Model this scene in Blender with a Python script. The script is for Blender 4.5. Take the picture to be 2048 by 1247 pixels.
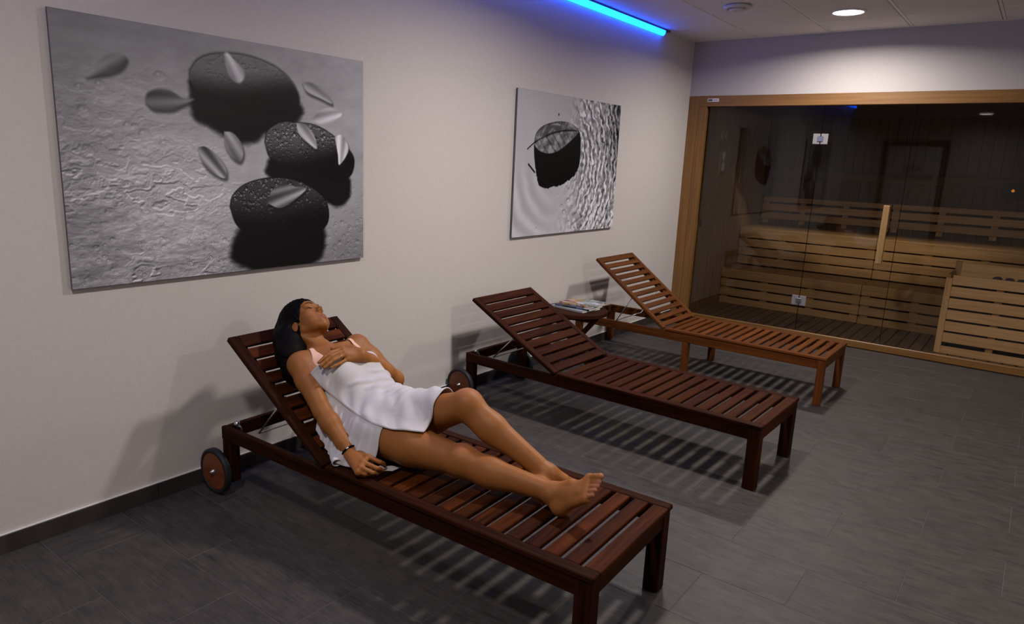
import bpy, bmesh, math, random
import numpy as np
from mathutils import Vector, Matrix, Euler

S = bpy.context.scene
COL = S.collection
for _o in list(bpy.data.objects):
    bpy.data.objects.remove(_o, do_unlink=True)

# ------------------------------------------------------------------ camera
F_PX, PPX, PPY = 1398.81, 993.2, 625.16
CAM = Vector((2.85142, -0.98800, 1.50392))
def _rod(r):
    r = np.array(r); t = np.linalg.norm(r); k = r / t
    K = np.array([[0, -k[2], k[1]], [k[2], 0, -k[0]], [-k[1], k[0], 0]])
    return np.eye(3) + math.sin(t) * K + (1 - math.cos(t)) * K @ K
W2C = np.array([[1, 0, 0], [0, 0, -1], [0, 1, 0]], float) @ _rod((0.19536942, 0.10939759, -0.65389572))
cam_data = bpy.data.cameras.new('camera')
cam_data.sensor_width = 36.0
cam_data.lens = F_PX / 2048 * 36.0
cam_data.shift_x = (1024 - PPX) / 2048
cam_data.shift_y = (PPY - 623.5) / 2048
cam_data.clip_start = 0.05
cam = bpy.data.objects.new('camera', cam_data)
COL.objects.link(cam)
_m = Matrix((W2C.T @ np.diag([1.0, -1.0, -1.0])).tolist()).to_4x4()
_m.translation = CAM
cam.matrix_world = _m
S.camera = cam

# ------------------------------------------------------------------ world, exposure
w = bpy.data.worlds.new('world'); S.world = w; w.use_nodes = True
w.node_tree.nodes['Background'].inputs[0].default_value = (0.01, 0.01, 0.012, 1)
w.node_tree.nodes['Background'].inputs[1].default_value = 0.0
S.view_settings.view_transform = 'Standard'
S.view_settings.look = 'None'
S.view_settings.gamma = 1.0
S.view_settings.use_curve_mapping = False
S.view_settings.exposure = 0.0
S.cycles.use_denoising = True
S.cycles.max_bounces = 8
S.cycles.diffuse_bounces = 4
S.cycles.transparent_max_bounces = 12
S.cycles.caustics_reflective = False
S.cycles.caustics_refractive = False
S.cycles.sample_clamp_indirect = 4.0

LAMP_WATT = 43.0            # one ceiling downlight
LAMP_SPREAD = math.radians(164)
LAMP_COLOR = (1.0, 0.915, 0.86)
LED_POWER = 12.0
LED_COLOR = (0.004, 0.082, 1.0)

# ------------------------------------------------------------------ sizes of the room (metres)
H = 2.655            # ceiling
YB = 5.66            # face of the far wall
GLASS_Y = 5.71       # sauna glass
rng = random.Random(7)

# ------------------------------------------------------------------ helpers
def srgb(r, g, b):
    f = lambda c: (c / 255 / 12.92) if c / 255 <= 0.04045 else ((c / 255 + 0.055) / 1.055) ** 2.4
    return (f(r), f(g), f(b), 1.0)

def link(o, parent=None):
    COL.objects.link(o)
    if parent is not None:
        o.parent = parent
    return o

def tag(o, label=None, cat=None, group=None, kind=None):
    if label: o['label'] = label
    if cat: o['category'] = cat
    if group: o['group'] = group
    if kind: o['kind'] = kind
    return o

def empty(name, loc, rz=0.0, parent=None):
    o = bpy.data.objects.new(name, None)
    o.empty_display_size = 0.1
    o.location = loc; o.rotation_euler = (0, 0, rz)
    return link(o, parent)

def mesh_obj(name, verts, faces, mat, parent=None, smooth=False, loc=None):
    me = bpy.data.meshes.new(name)
    me.from_pydata([tuple(v) for v in verts], [], [tuple(f) for f in faces])
    me.update()
    if mat: me.materials.append(mat)
    if smooth:
        me.polygons.foreach_set('use_smooth', [True] * len(me.polygons))
    o = bpy.data.objects.new(name, me)
    if loc is not None: o.location = loc
    return link(o, parent)

def bm_obj(name, bm, mat, parent=None, smooth=False, loc=None, rot=None):
    me = bpy.data.meshes.new(name)
    bm.to_mesh(me); bm.free()
    if mat: me.materials.append(mat)
    if smooth:
        me.polygons.foreach_set('use_smooth', [True] * len(me.polygons))
    o = bpy.data.objects.new(name, me)
    if loc is not None: o.location = loc
    if rot is not None: o.rotation_euler = rot
    return link(o, parent)

_cache = {}
def _box_mesh(sx, sy, sz, bev, mat):
    key = (round(sx, 4), round(sy, 4), round(sz, 4), bev, mat.name if mat else '')
    if key in _cache: return _cache[key]
    bm = bmesh.new()
    bmesh.ops.create_cube(bm, size=1.0)
    bmesh.ops.scale(bm, vec=(sx, sy, sz), verts=bm.verts)
    if bev > 0:
        bmesh.ops.bevel(bm, geom=list(bm.edges), offset=min(bev, 0.45 * min(sx, sy, sz)), segments=1, affect='EDGES')
    me = bpy.data.meshes.new('box')
    bm.to_mesh(me); bm.free()
    if mat: me.materials.append(mat)
    _cache[key] = me
    return me

RY90 = Matrix.Rotation(-math.pi / 2, 4, 'Y')
RZ90 = Matrix.Rotation(math.pi / 2, 4, 'Z')
WM = {}     # rest matrices, kept by hand because nothing is evaluated while the script runs
def box(name, lo, hi, mat, parent=None, bev=0.003, M=None):
    """A bevelled board between two corners; the grain (mesh X) runs along its longest side."""
    lo = Vector(lo); hi = Vector(hi)
    c = (lo + hi) / 2; s = hi - lo
    sx, sy, sz = abs(s.x), abs(s.y), abs(s.z)
    T = Matrix.Translation(c)
    if sy > sx and sy >= sz:
        me = _box_mesh(sy, sx, sz, bev, mat); L = T @ RZ90
    elif sz > sx and sz > sy:
        me = _box_mesh(sz, sy, sx, bev, mat); L = T @ RY90
    else:
        me = _box_mesh(sx, sy, sz, bev, mat); L = T
    o = bpy.data.objects.new(name, me)
    link(o, parent)
    o.matrix_local = (M @ L) if M is not None else L
    WM[o.name] = (M @ L) if M is not None else L.copy()
    return o

def add_box(bm, lo, hi):
    lo = Vector(lo); hi = Vector(hi)
    r = bmesh.ops.create_cube(bm, size=1.0)
    bmesh.ops.scale(bm, vec=hi - lo, verts=r['verts'])
    bmesh.ops.translate(bm, vec=(lo + hi) / 2, verts=r['verts'])
    return r['verts']

def add_tube(bm, pts, r, seg=10, cap=True):
    pts = [Vector(p) for p in pts]
    rings = []
    up = Vector((0, 0, 1))
    for i, p in enumerate(pts):
        d = (pts[min(i + 1, len(pts) - 1)] - pts[max(i - 1, 0)]).normalized()
        a = d.cross(up)
        if a.length < 1e-3: a = d.cross(Vector((1, 0, 0)))
        a.normalize(); b = d.cross(a)
        rr = r[i] if isinstance(r, (list, tuple)) else r
        rings.append([bm.verts.new(p + rr * (math.cos(2 * math.pi * k / seg) * a + math.sin(2 * math.pi * k / seg) * b)) for k in range(seg)])
    for A, B in zip(rings, rings[1:]):
        for k in range(seg):
            bm.faces.new((A[k], A[(k + 1) % seg], B[(k + 1) % seg], B[k]))
    if cap:
        bm.faces.new(rings[0][::-1]); bm.faces.new(rings[-1])
    bmesh.ops.recalc_face_normals(bm, faces=bm.faces)

def add_lathe(bm, prof, seg=32, axis='Z', M=None, ring=False):
    rings = []
    for r, z in prof:
        ring = []
        for k in range(seg):
            a = 2 * math.pi * k / seg
            v = Vector((r * math.cos(a), r * math.sin(a), z))
            if axis == 'Y': v = Vector((v.x, v.z, v.y))
            if axis == 'X': v = Vector((v.z, v.x, v.y))
            if M is not None: v = M @ v
            ring.append(bm.verts.new(v))
        rings.append(ring)
    for A, B in zip(rings, rings[1:] + ([rings[0]] if ring else [])):
        for k in range(seg):
            bm.faces.new((A[k], A[(k + 1) % seg], B[(k + 1) % seg], B[k]))
    if not ring:
        bm.faces.new(rings[0][::-1]); bm.faces.new(rings[-1])
    bmesh.ops.recalc_face_normals(bm, faces=bm.faces)

# ------------------------------------------------------------------ materials
def new_mat(name):
    m = bpy.data.materials.new(name); m.use_nodes = True
    nt = m.node_tree
    return m, nt, nt.nodes, nt.links, nt.nodes['Principled BSDF']

def plain(name, col, rough=0.5, metal=0.0, spec=0.5, bump=0.0, bump_scale=200.0):
    m, nt, N, Lk, P = new_mat(name)
    P.inputs['Base Color'].default_value = col
    P.inputs['Roughness'].default_value = rough
    P.inputs['Metallic'].default_value = metal
    P.inputs['Specular IOR Level'].default_value = spec
    if bump > 0:
        tc = N.new('ShaderNodeTexCoord')
        n = N.new('ShaderNodeTexNoise'); n.inputs['Scale'].default_value = bump_scale; n.inputs['Detail'].default_value = 3
        b = N.new('ShaderNodeBump'); b.inputs['Strength'].default_value = bump; b.inputs['Distance'].default_value = 0.002
        Lk.new(tc.outputs['Object'], n.inputs['Vector']); Lk.new(n.outputs['Fac'], b.inputs['Height']); Lk.new(b.outputs['Normal'], P.inputs['Normal'])
    return m

def wood(name, dark, light, rough=0.42, stretch=(1.2, 22, 22), vary=0.28, spec=0.5, bump=0.15, mid=None, edge=0.32):
    m, nt, N, Lk, P = new_mat(name)
    tc = N.new('ShaderNodeTexCoord'); oi = N.new('ShaderNodeObjectInfo')
    off = N.new('ShaderNodeVectorMath'); off.operation = 'SCALE'
    comb = N.new('ShaderNodeCombineXYZ'); comb.inputs[0].default_value = 13.1; comb.inputs[1].default_value = 7.7; comb.inputs[2].default_value = 5.3
    Lk.new(comb.outputs[0], off.inputs[0]); Lk.new(oi.outputs['Random'], off.inputs['Scale'])
    add = N.new('ShaderNodeVectorMath'); add.operation = 'ADD'
    Lk.new(tc.outputs['Object'], add.inputs[0]); Lk.new(off.outputs[0], add.inputs[1])
    mp = N.new('ShaderNodeMapping'); mp.inputs['Scale'].default_value = stretch
    Lk.new(add.outputs[0], mp.inputs['Vector'])
    n1 = N.new('ShaderNodeTexNoise'); n1.inputs['Scale'].default_value = 1.6; n1.inputs['Detail'].default_value = 5; n1.inputs['Distortion'].default_value = 0.9
    Lk.new(mp.outputs[0], n1.inputs['Vector'])
    n2 = N.new('ShaderNodeTexNoise'); n2.inputs['Scale'].default_value = 9.0; n2.inputs['Detail'].default_value = 3
    Lk.new(mp.outputs[0], n2.inputs['Vector'])
    mx = N.new('ShaderNodeMath'); mx.operation = 'MULTIPLY_ADD'; mx.inputs[1].default_value = 0.3
    Lk.new(n2.outputs['Fac'], mx.inputs[0])
    sc = N.new('ShaderNodeMath'); sc.operation = 'MULTIPLY'; sc.inputs[1].default_value = 0.7
    Lk.new(n1.outputs['Fac'], sc.inputs[0]); Lk.new(sc.outputs[0], mx.inputs[2])
    cr = N.new('ShaderNodeValToRGB')
    cr.color_ramp.elements[0].position = edge; cr.color_ramp.elements[0].color = dark
    cr.color_ramp.elements[1].position = 1 - edge; cr.color_ramp.elements[1].color = light
    Lk.new(mx.outputs[0], cr.inputs[0])
    hv = N.new('ShaderNodeHueSaturation')
    mr = N.new('ShaderNodeMapRange'); mr.inputs['To Min'].default_value = 1 - vary; mr.inputs['To Max'].default_value = 1 + vary
    Lk.new(oi.outputs['Random'], mr.inputs['Value']); Lk.new(mr.outputs[0], hv.inputs['Value'])
    Lk.new(cr.outputs[0], hv.inputs['Color']); Lk.new(hv.outputs[0], P.inputs['Base Color'])
    P.inputs['Roughness'].default_value = rough
    P.inputs['Specular IOR Level'].default_value = spec
    b = N.new('ShaderNodeBump'); b.inputs['Strength'].default_value = bump; b.inputs['Distance'].default_value = 0.001
    Lk.new(mx.outputs[0], b.inputs['Height']); Lk.new(b.outputs['Normal'], P.inputs['Normal'])
    return m

def emitter(name, col, strength):
    m = bpy.data.materials.new(name); m.use_nodes = True
    nt = m.node_tree; nt.nodes.clear()
    e = nt.nodes.new('ShaderNodeEmission'); o = nt.nodes.new('ShaderNodeOutputMaterial')
    e.inputs[0].default_value = (*col[:3], 1); e.inputs[1].default_value = strength
    nt.links.new(e.outputs[0], o.inputs[0])
    return m

def wallpaper(name, col):
    m, nt, N, Lk, P = new_mat(name)
    tc = N.new('ShaderNodeTexCoord')
    mp = N.new('ShaderNodeMapping'); mp.inputs['Scale'].default_value = (260, 260, 90)
    Lk.new(tc.outputs['Object'], mp.inputs[0])
    n = N.new('ShaderNodeTexNoise'); n.inputs['Scale'].default_value = 1.0; n.inputs['Detail'].default_value = 2
    Lk.new(mp.outputs[0], n.inputs['Vector'])
    n2 = N.new('ShaderNodeTexNoise'); n2.inputs['Scale'].default_value = 45; n2.inputs['Detail'].default_value = 4
    Lk.new(tc.outputs['Object'], n2.inputs['Vector'])
    ad = N.new('ShaderNodeMath'); ad.operation = 'ADD'
    Lk.new(n.outputs['Fac'], ad.inputs[0]); Lk.new(n2.outputs['Fac'], ad.inputs[1])
    cr = N.new('ShaderNodeValToRGB')
    cr.color_ramp.elements[0].position = 0.3; cr.color_ramp.elements[0].color = (col[0] * .93, col[1] * .92, col[2] * .91, 1)
    cr.color_ramp.elements[1].position = 0.75; cr.color_ramp.elements[1].color = col
    hf = N.new('ShaderNodeMath'); hf.operation = 'MULTIPLY'; hf.inputs[1].default_value = 0.5
    Lk.new(ad.outputs[0], hf.inputs[0]); Lk.new(hf.outputs[0], cr.inputs[0]); Lk.new(cr.outputs[0], P.inputs['Base Color'])
    P.inputs['Roughness'].default_value = 0.85; P.inputs['Specular IOR Level'].default_value = 0.25
    b = N.new('ShaderNodeBump'); b.inputs['Strength'].default_value = 0.25; b.inputs['Distance'].default_value = 0.0015
    Lk.new(ad.outputs[0], b.inputs['Height']); Lk.new(b.outputs['Normal'], P.inputs['Normal'])
    return m

def tile_mat(name, dark, light, rough=0.5):
    """Stone-look porcelain: fine ribs along X, cloudy tone, a random shade per tile."""
    m, nt, N, Lk, P = new_mat(name)
    tc = N.new('ShaderNodeTexCoord'); oi = N.new('ShaderNodeObjectInfo')
    comb = N.new('ShaderNodeCombineXYZ'); comb.inputs[0].default_value = 31.0; comb.inputs[1].default_value = 17.0; comb.inputs[2].default_value = 3.0
    off = N.new('ShaderNodeVectorMath'); off.operation = 'SCALE'
    Lk.new(comb.outputs[0], off.inputs[0]); Lk.new(oi.outputs['Random'], off.inputs['Scale'])
    add = N.new('ShaderNodeVectorMath'); Lk.new(tc.outputs['Object'], add.inputs[0]); Lk.new(off.outputs[0], add.inputs[1])
    mp = N.new('ShaderNodeMapping'); mp.inputs['Scale'].default_value = (9, 20, 1)
    Lk.new(add.outputs[0], mp.inputs[0])
    n = N.new('ShaderNodeTexNoise'); n.inputs['Scale'].default_value = 1.2; n.inputs['Detail'].default_value = 7; n.inputs['Roughness'].default_value = 0.65
    Lk.new(mp.outputs[0], n.inputs['Vector'])
    mp2 = N.new('ShaderNodeMapping'); mp2.inputs['Scale'].default_value = (7, 210, 1)
    Lk.new(add.outputs[0], mp2.inputs[0])
    n2 = N.new('ShaderNodeTexNoise'); n2.inputs['Scale'].default_value = 1.0; n2.inputs['Detail'].default_value = 2
    Lk.new(mp2.outputs[0], n2.inputs['Vector'])
    mixf = N.new('ShaderNodeMath'); mixf.operation = 'MULTIPLY_ADD'; mixf.inputs[1].default_value = 0.45
    sc = N.new('ShaderNodeMath'); sc.operation = 'MULTIPLY'; sc.inputs[1].default_value = 0.6
    Lk.new(n.outputs['Fac'], sc.inputs[0]); Lk.new(n2.outputs['Fac'], mixf.inputs[0]); Lk.new(sc.outputs[0], mixf.inputs[2])
    cr = N.new('ShaderNodeValToRGB')
    cr.color_ramp.elements[0].position = 0.33; cr.color_ramp.elements[0].color = dark
    cr.color_ramp.elements[1].position = 0.72; cr.color_ramp.elements[1].color = light
    Lk.new(mixf.outputs[0], cr.inputs[0])
    hv = N.new('ShaderNodeHueSaturation')
    mr = N.new('ShaderNodeMapRange'); mr.inputs['To Min'].default_value = 0.93; mr.inputs['To Max'].default_value = 1.07
    Lk.new(oi.outputs['Random'], mr.inputs['Value']); Lk.new(mr.outputs[0], hv.inputs['Value'])
    Lk.new(cr.outputs[0], hv.inputs['Color']); Lk.new(hv.outputs[0], P.inputs['Base Color'])
    P.inputs['Roughness'].default_value = rough; P.inputs['Specular IOR Level'].default_value = 0.4
    b = N.new('ShaderNodeBump'); b.inputs['Strength'].default_value = 0.35; b.inputs['Distance'].default_value = 0.0015
    Lk.new(n2.outputs['Fac'], b.inputs['Height']); Lk.new(b.outputs['Normal'], P.inputs['Normal'])
    return m

def tinted_glass(name, tint, ior=1.38):
    m = bpy.data.materials.new(name); m.use_nodes = True
    nt = m.node_tree; nt.nodes.clear(); N = nt.nodes; Lk = nt.links
    out = N.new('ShaderNodeOutputMaterial'); mix = N.new('ShaderNodeMixShader')
    tr = N.new('ShaderNodeBsdfTransparent'); tr.inputs[0].default_value = (*tint, 1)
    gl = N.new('ShaderNodeBsdfGlossy'); gl.inputs['Roughness'].default_value = 0.012; gl.inputs[0].default_value = (0.9, 0.95, 0.95, 1)
    fr = N.new('ShaderNodeFresnel'); fr.inputs[0].default_value = ior
    Lk.new(fr.outputs[0], mix.inputs[0]); Lk.new(tr.outputs[0], mix.inputs[1]); Lk.new(gl.outputs[0], mix.inputs[2]); Lk.new(mix.outputs[0], out.inputs[0])
    return m

M = {}
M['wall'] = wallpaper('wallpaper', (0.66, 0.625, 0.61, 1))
M['wall_far'] = wallpaper('wallpaper_dimmed', (0.50, 0.475, 0.465, 1))  # wallpaper darkened to offset the lamp's hot spot above the sauna
M['ceiling'] = plain('ceiling_board', (0.90, 0.855, 0.82, 1), 0.9, bump=0.3, bump_scale=350)
M['tbar'] = plain('ceiling_bar', (0.93, 0.90, 0.87, 1), 0.6)
M['tile'] = tile_mat('floor_tile', srgb(38, 36, 34), srgb(76, 70, 66), 0.55)
M['grout'] = plain('grout', srgb(80, 75, 73), 0.9)
M['base'] = tile_mat('base_tile', srgb(44, 39, 39), srgb(68, 61, 60), 0.42)
M['caulk'] = plain('caulk', (0.72, 0.70, 0.68, 1), 0.6)
M['mahogany'] = wood('mahogany', srgb(30, 12, 5), srgb(82, 39, 11), 0.55, vary=0.45, spec=0.05)
M['mahogany_dark'] = wood('mahogany_dark', srgb(25, 11, 5), srgb(60, 29, 13), 0.55, vary=0.16, spec=0.04)
M['walnut'] = wood('red_brown_wood', srgb(32, 13, 6), srgb(66, 33, 15), 0.58, vary=0.2, spec=0.04)
M['teak'] = wood('teak', srgb(70, 35, 11), srgb(104, 59, 22), 0.52, spec=0.12, vary=0.20)
M['frame_wood'] = wood('sauna_frame_wood', srgb(108, 73, 32), srgb(138, 99, 49), 0.45, stretch=(0.8, 26, 26), vary=0.06)
M['sauna_wood'] = wood('sauna_wood', srgb(160, 127, 74), srgb(194, 160, 106), 0.6, stretch=(0.9, 20, 20), vary=0.10)
M['sauna_wall'] = wood('sauna_wall_wood', srgb(158, 124, 82), srgb(192, 156, 108), 0.6, stretch=(0.9, 20, 20), vary=0.06)
M['duck'] = wood('duckboard_wood', srgb(108, 90, 66), srgb(140, 118, 90), 0.6, stretch=(1, 20, 20), vary=0.14)
M['glass'] = tinted_glass('tinted_glass', (0.95, 0.92, 0.885))
M['steel'] = plain('steel', (0.62, 0.62, 0.62, 1), 0.28, 1.0)
M['hinge'] = plain('satin_metal', (0.22, 0.215, 0.22, 1), 0.5, 0.0)
M['pull'] = wood('pull_wood', srgb(124, 96, 54), srgb(156, 124, 76), 0.5, vary=.02)
M['sauna_shaded'] = wood('sauna_wood_shaded', srgb(70, 55, 38), srgb(90, 72, 50), 0.6, stretch=(0.9, 20, 20), vary=0.06)  # sauna wood darkened, shade of the unlit cabin depth put into the colour
M['sauna_wood_lit'] = wood('sauna_wood_lit', srgb(208, 166, 110), srgb(236, 202, 150), 0.6, stretch=(0.9, 20, 20), vary=0.08)  # sauna wood lightened, lamplight on the heater box put into the colour
M['rubber'] = plain('rubber', (0.012, 0.012, 0.014, 1), 0.6)
M['plastic_white'] = plain('white_plastic', (0.72, 0.70, 0.68, 1), 0.4)
M['black'] = plain('black_plastic', (0.008, 0.008, 0.009, 1), 0.5)
M['lamp'] = emitter('lamp_glow', LAMP_COLOR, 9.0)
M['led'] = emitter('led_glow', LED_COLOR, LED_POWER)
M['channel'] = plain('led_channel', (0.10, 0.10, 0.12, 1), 0.4, 0.6)
M['doorwood'] = wood('door_wood', srgb(70, 28, 20), srgb(104, 46, 32), 0.5)
# ------------------------------------------------------------------ room shell
XR, YF, XL = 5.0, -4.6, -2.6
LEND = -1.25          # the long wall stops here and the room widens
def in_view(pts, m=70):
    for q in pts:
        c = W2C @ (np.array(q) - np.array(CAM))
        if c[2] > 0.05:
            u = PPX + F_PX * c[0] / c[2]; v = PPY + F_PX * c[1] / c[2]
            if -m < u < 2048 + m and -m < v < 1247 + m: return True
    return False

floor = mesh_obj('floor', *(lambda b: b)(([(XL, YF, -.02), (XR, YF, -.02), (XR, 7.8, -.02), (XL, 7.8, -.02), (XL, YF, -.0012), (XR, YF, -.0012), (XR, 7.8, -.0012), (XL, 7.8, -.0012)],
        [(0, 3, 2, 1), (4, 5, 6, 7), (0, 1, 5, 4), (1, 2, 6, 5), (2, 3, 7, 6), (3, 0, 4, 7)])), M['grout'])
tag(floor, 'dark grey stone-look tile floor in running bond', kind='structure')
TW, TL, GJ = 0.3025, 0.605, 0.0027
k = 0
for row in range(-16, 14):
    y0 = 1.7125 + TW * row
    if y0 > 5.72: continue
    even = (row % 2 == 0)
    xs = 2.054 if even else 2.3565
    for i in range(-8, 6):
        x0 = xs + TL * i; x1 = x0 + TL; y1 = y0 + TW
        a, b_ = max(x0, 0.008), min(x1, XR)
        if b_ - a < 0.02: continue
        e = min(y1, 5.72)
        if not in_view([(a, y0, 0), (b_, y0, 0), (a, e, 0), (b_, e, 0), ((a + b_) / 2, (y0 + e) / 2, 0)]): continue
        t = box('floor_tile', (a + GJ / 2, y0 + GJ / 2, -0.012), (b_ - GJ / 2, e - GJ / 2, 0.0), M['tile'], floor, bev=0.0012)

def slab(name, lo, hi, mat, label=None):
    o = box(name, lo, hi, mat, None, bev=0)
    o.matrix_local = Matrix.Translation((Vector(lo) + Vector(hi)) / 2); WM[o.name] = Matrix.Translation((Vector(lo) + Vector(hi)) / 2)
    o.data = _box_mesh(hi[0] - lo[0], hi[1] - lo[1], hi[2] - lo[2], 0, mat)
    return tag(o, label, kind='structure')

slab('wall_left', (-.12, LEND, 0), (0, 7.8, 2.8), M['wall'], 'long off-white wallpapered wall behind the loungers')
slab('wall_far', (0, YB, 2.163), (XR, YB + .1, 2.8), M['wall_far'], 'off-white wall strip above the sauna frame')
slab('wall_right', (XR, YF, 0), (XR + .1, 7.8, 2.8), M['wall'])
slab('wall_near', (XL, YF - .1, 0), (XR, YF, 2.8), M['wall'])
slab('wall_side', (XL - .1, YF, 0), (XL, LEND, 2.8), M['wall'])
slab('wall_corner', (XL, LEND, 0), (-.12, LEND + .1, 2.8), M['wall'])

ceiling = slab('ceiling', (XL, YF, H + .012), (XR, 7.8, H + .08), M['ceiling'], 'suspended ceiling of mineral fibre boards in a metal grid')
AX, AY = 0.6007, 4.5395
xs = [0.0] + [AX + .6 * i for i in range(7)] + [XR]
ys = [AY - .6 * j for j in range(4, 0, -1)] + [AY, AY + .6, YB]
def local_to(o, p): return Vector(p) - o.location
cl = WM[ceiling.name].translation
for i in range(len(xs) - 1):
    for j in range(len(ys) - 1):
        if not in_view([(xs[a], ys[b_], H) for a in (i, i + 1) for b_ in (j, j + 1)], 150): continue
        box('ceiling_board', Vector((xs[i] + .0145, ys[j] + .0145, H - .002)) - cl, Vector((xs[i + 1] - .0145, ys[j + 1] - .0145, H + .0125)) - cl, M['ceiling'], ceiling, bev=0.003)
for x in xs[1:-1]:
    if in_view([(x, y, H) for y in (3.5, 4.0, 4.5, 5.0, 5.6)], 100):
        box('grid_bar', Vector((x - .010, ys[0], H + .001)) - cl, Vector((x + .010, YB, H + .008)) - cl, M['tbar'], ceiling, bev=0.001)
for y in ys[:-1]:
    for i in range(len(xs) - 1):
        if in_view([(xs[i], y, H), (xs[i + 1], y, H), ((xs[i] + xs[i + 1]) / 2, y, H)], 100):
            box('grid_bar', Vector((xs[i] + .012, y - .010, H + .001)) - cl, Vector((xs[i + 1] - .012, y + .010, H + .008)) - cl, M['tbar'], ceiling, bev=0.001)
box('edge_trim', Vector((0.0, ys[0], H - .003)) - cl, Vector((.02, YB, H + .003)) - cl, M['tbar'], ceiling, bev=0.001)
box('edge_trim', Vector((0.02, YB - .02, H - .003)) - cl, Vector((XR, YB, H + .003)) - cl, M['tbar'], ceiling, bev=0.001)

# skirting of cut tiles with a light caulk bead on top
base = empty('baseboard_left', (0, 0, 0)); tag(base, 'dark tile skirting along the long wall', kind='structure')
yy = 0.36 - .605 * 3
while yy < YB - .05:
    a, b_ = max(yy, LEND), min(yy + .605, YB)
    if b_ - a > .03:
        box('skirting_tile', (0.0, a + .0012, 0.0), (.012, b_ - .0012, .071), M['base'], base, bev=0.001)
    yy += .605
box('caulk_bead', (0.0, LEND, .071), (.009, YB, .0755), M['caulk'], base, bev=0.001)

# ------------------------------------------------------------------ lamps
def downlight(x, y, label, power=1.0):
    t = empty('ceiling_downlight', (x, y, H)); tag(t, label, 'lamp')
    bm = bmesh.new()
    add_lathe(bm, [(.103, .004), (.118, .002), (.122, -.004), (.118, -.009), (.106, -.011), (.103, -.006)], 40, ring=True)
    bm_obj('trim_ring', bm, M['plastic_white'], t, smooth=True)
    bm = bmesh.new()
    add_lathe(bm, [(.001, -.0075), (.06, -.0075), (.103, -.006), (.103, .003)], 40)
    bm_obj('diffuser', bm, M['lamp'], t)
    ld = bpy.data.lights.new('downlight_bulb', 'AREA'); ld.shape = 'DISK'; ld.size = .20
    ld.energy = LAMP_WATT * power; ld.color = LAMP_COLOR; ld.spread = LAMP_SPREAD
    o = bpy.data.objects.new('downlight_bulb', ld); link(o, t); o.location = (0, 0, -.013)
    return t
downlight(1.495, 4.87, 'round white ceiling downlight glowing above the sauna front', .85)
downlight(1.50, 2.15, 'round ceiling downlight above the middle lounger, out of the picture', .92)
downlight(1.50, -.57, 'added unseen fill light, built as a downlight above the head end of the room', .5)  # added lamp at a guessed spot, lifts the ambient light near the camera
downlight(4.40, 2.15, 'added unseen fill light, built as a downlight over the open floor on the right', .9)  # added lamp at a guessed spot, lifts the ambient light from the right
downlight(1.75, -3.52, 'round ceiling downlight behind the camera, mirrored in the right glass pane', .3)
downlight(-1.22, -3.6, 'round ceiling downlight in the side bay, mirrored near the glass door hinge', .3)

# LED line where the long wall meets the ceiling
led = empty('led_strip', (0, 0, 0)); tag(led, 'long blue glowing LED strip where left wall meets ceiling', 'light strip')
yL0, yL1 = LEND + .02, 4.925
box('channel', (0.0, yL0, H - .018), (.040, yL1 + .10, H - .004), M['channel'], led, bev=0.001)
pr = [(0.004, H - .050), (0.016, H - .060), (0.030, H - .056), (0.041, H - .040), (0.043, H - .018), (0.004, H - .018)]
v = [(x, yL0 + .01, z) for x, z in pr] + [(x, yL1, z) for x, z in pr]
n = len(pr)
f = [(i, (i + 1) % n, n + (i + 1) % n, n + i) for i in range(n)] + [tuple(range(n))[::-1], tuple(range(n, 2 * n))]
mesh_obj('diffuser', v, f, M['led'], led)

# round exhaust valve in the ceiling
val = empty('air_valve', (.873, 4.315, H - .012)); tag(val, 'round white air valve in the ceiling left of downlight', 'vent')
bm = bmesh.new(); add_lathe(bm, [(.070, .004), (.092, .002), (.096, -.006), (.088, -.016), (.072, -.018), (.066, -.008), (.066, .004)], 36, ring=True)
bm_obj('ring', bm, M['plastic_white'], val, smooth=True)
bm = bmesh.new(); add_lathe(bm, [(.001, -.012), (.05, -.014), (.058, -.02), (.055, -.026), (.03, -.03), (.001, -.031)], 32)
bm_obj('disc', bm, M['plastic_white'], val, smooth=True)

# door at the back of the room, seen only mirrored in the sauna glass
door = box('door_1', (.08, YF, 0), (1.06, YF + .04, 2.1), plain('frosted_door', (0.75, 0.74, 0.70, 1), 0.4), None, bev=0.002)
tag(door, 'pale door with dark lettering, mirrored in the sauna glass', kind='structure')
for nm, lo, hi in (('trim_4', (-.04, YF, 0), (.08, YF + .06, 2.2)), ('trim_5', (1.06, YF, 0), (1.18, YF + .06, 2.2)), ('trim_6', (-.04, YF, 2.1), (1.18, YF + .06, 2.22))):
    tag(box(nm, lo, hi, M['doorwood'], None), kind='structure')
M['letter'] = plain('lettering', (0.03, 0.03, 0.03, 1), 0.6)
for txt, size, z in (('SPA', .2, 1.58), ('WELLFITNESS', .13, 1.42)):
    cu = bpy.data.curves.new('lettering', 'FONT'); cu.body = txt; cu.size = size; cu.align_x = 'CENTER'; cu.extrude = .001
    cu.materials.append(M['letter'])
    o = bpy.data.objects.new('lettering', cu); link(o, door)
    # the letters face the far side of the door, so the mirror image reads the right way round
    o.location = (.57, YF + .044, z); o.rotation_euler = (math.pi / 2, 0, 0)
    o.matrix_parent_inverse = WM[door.name].inverted()
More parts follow.
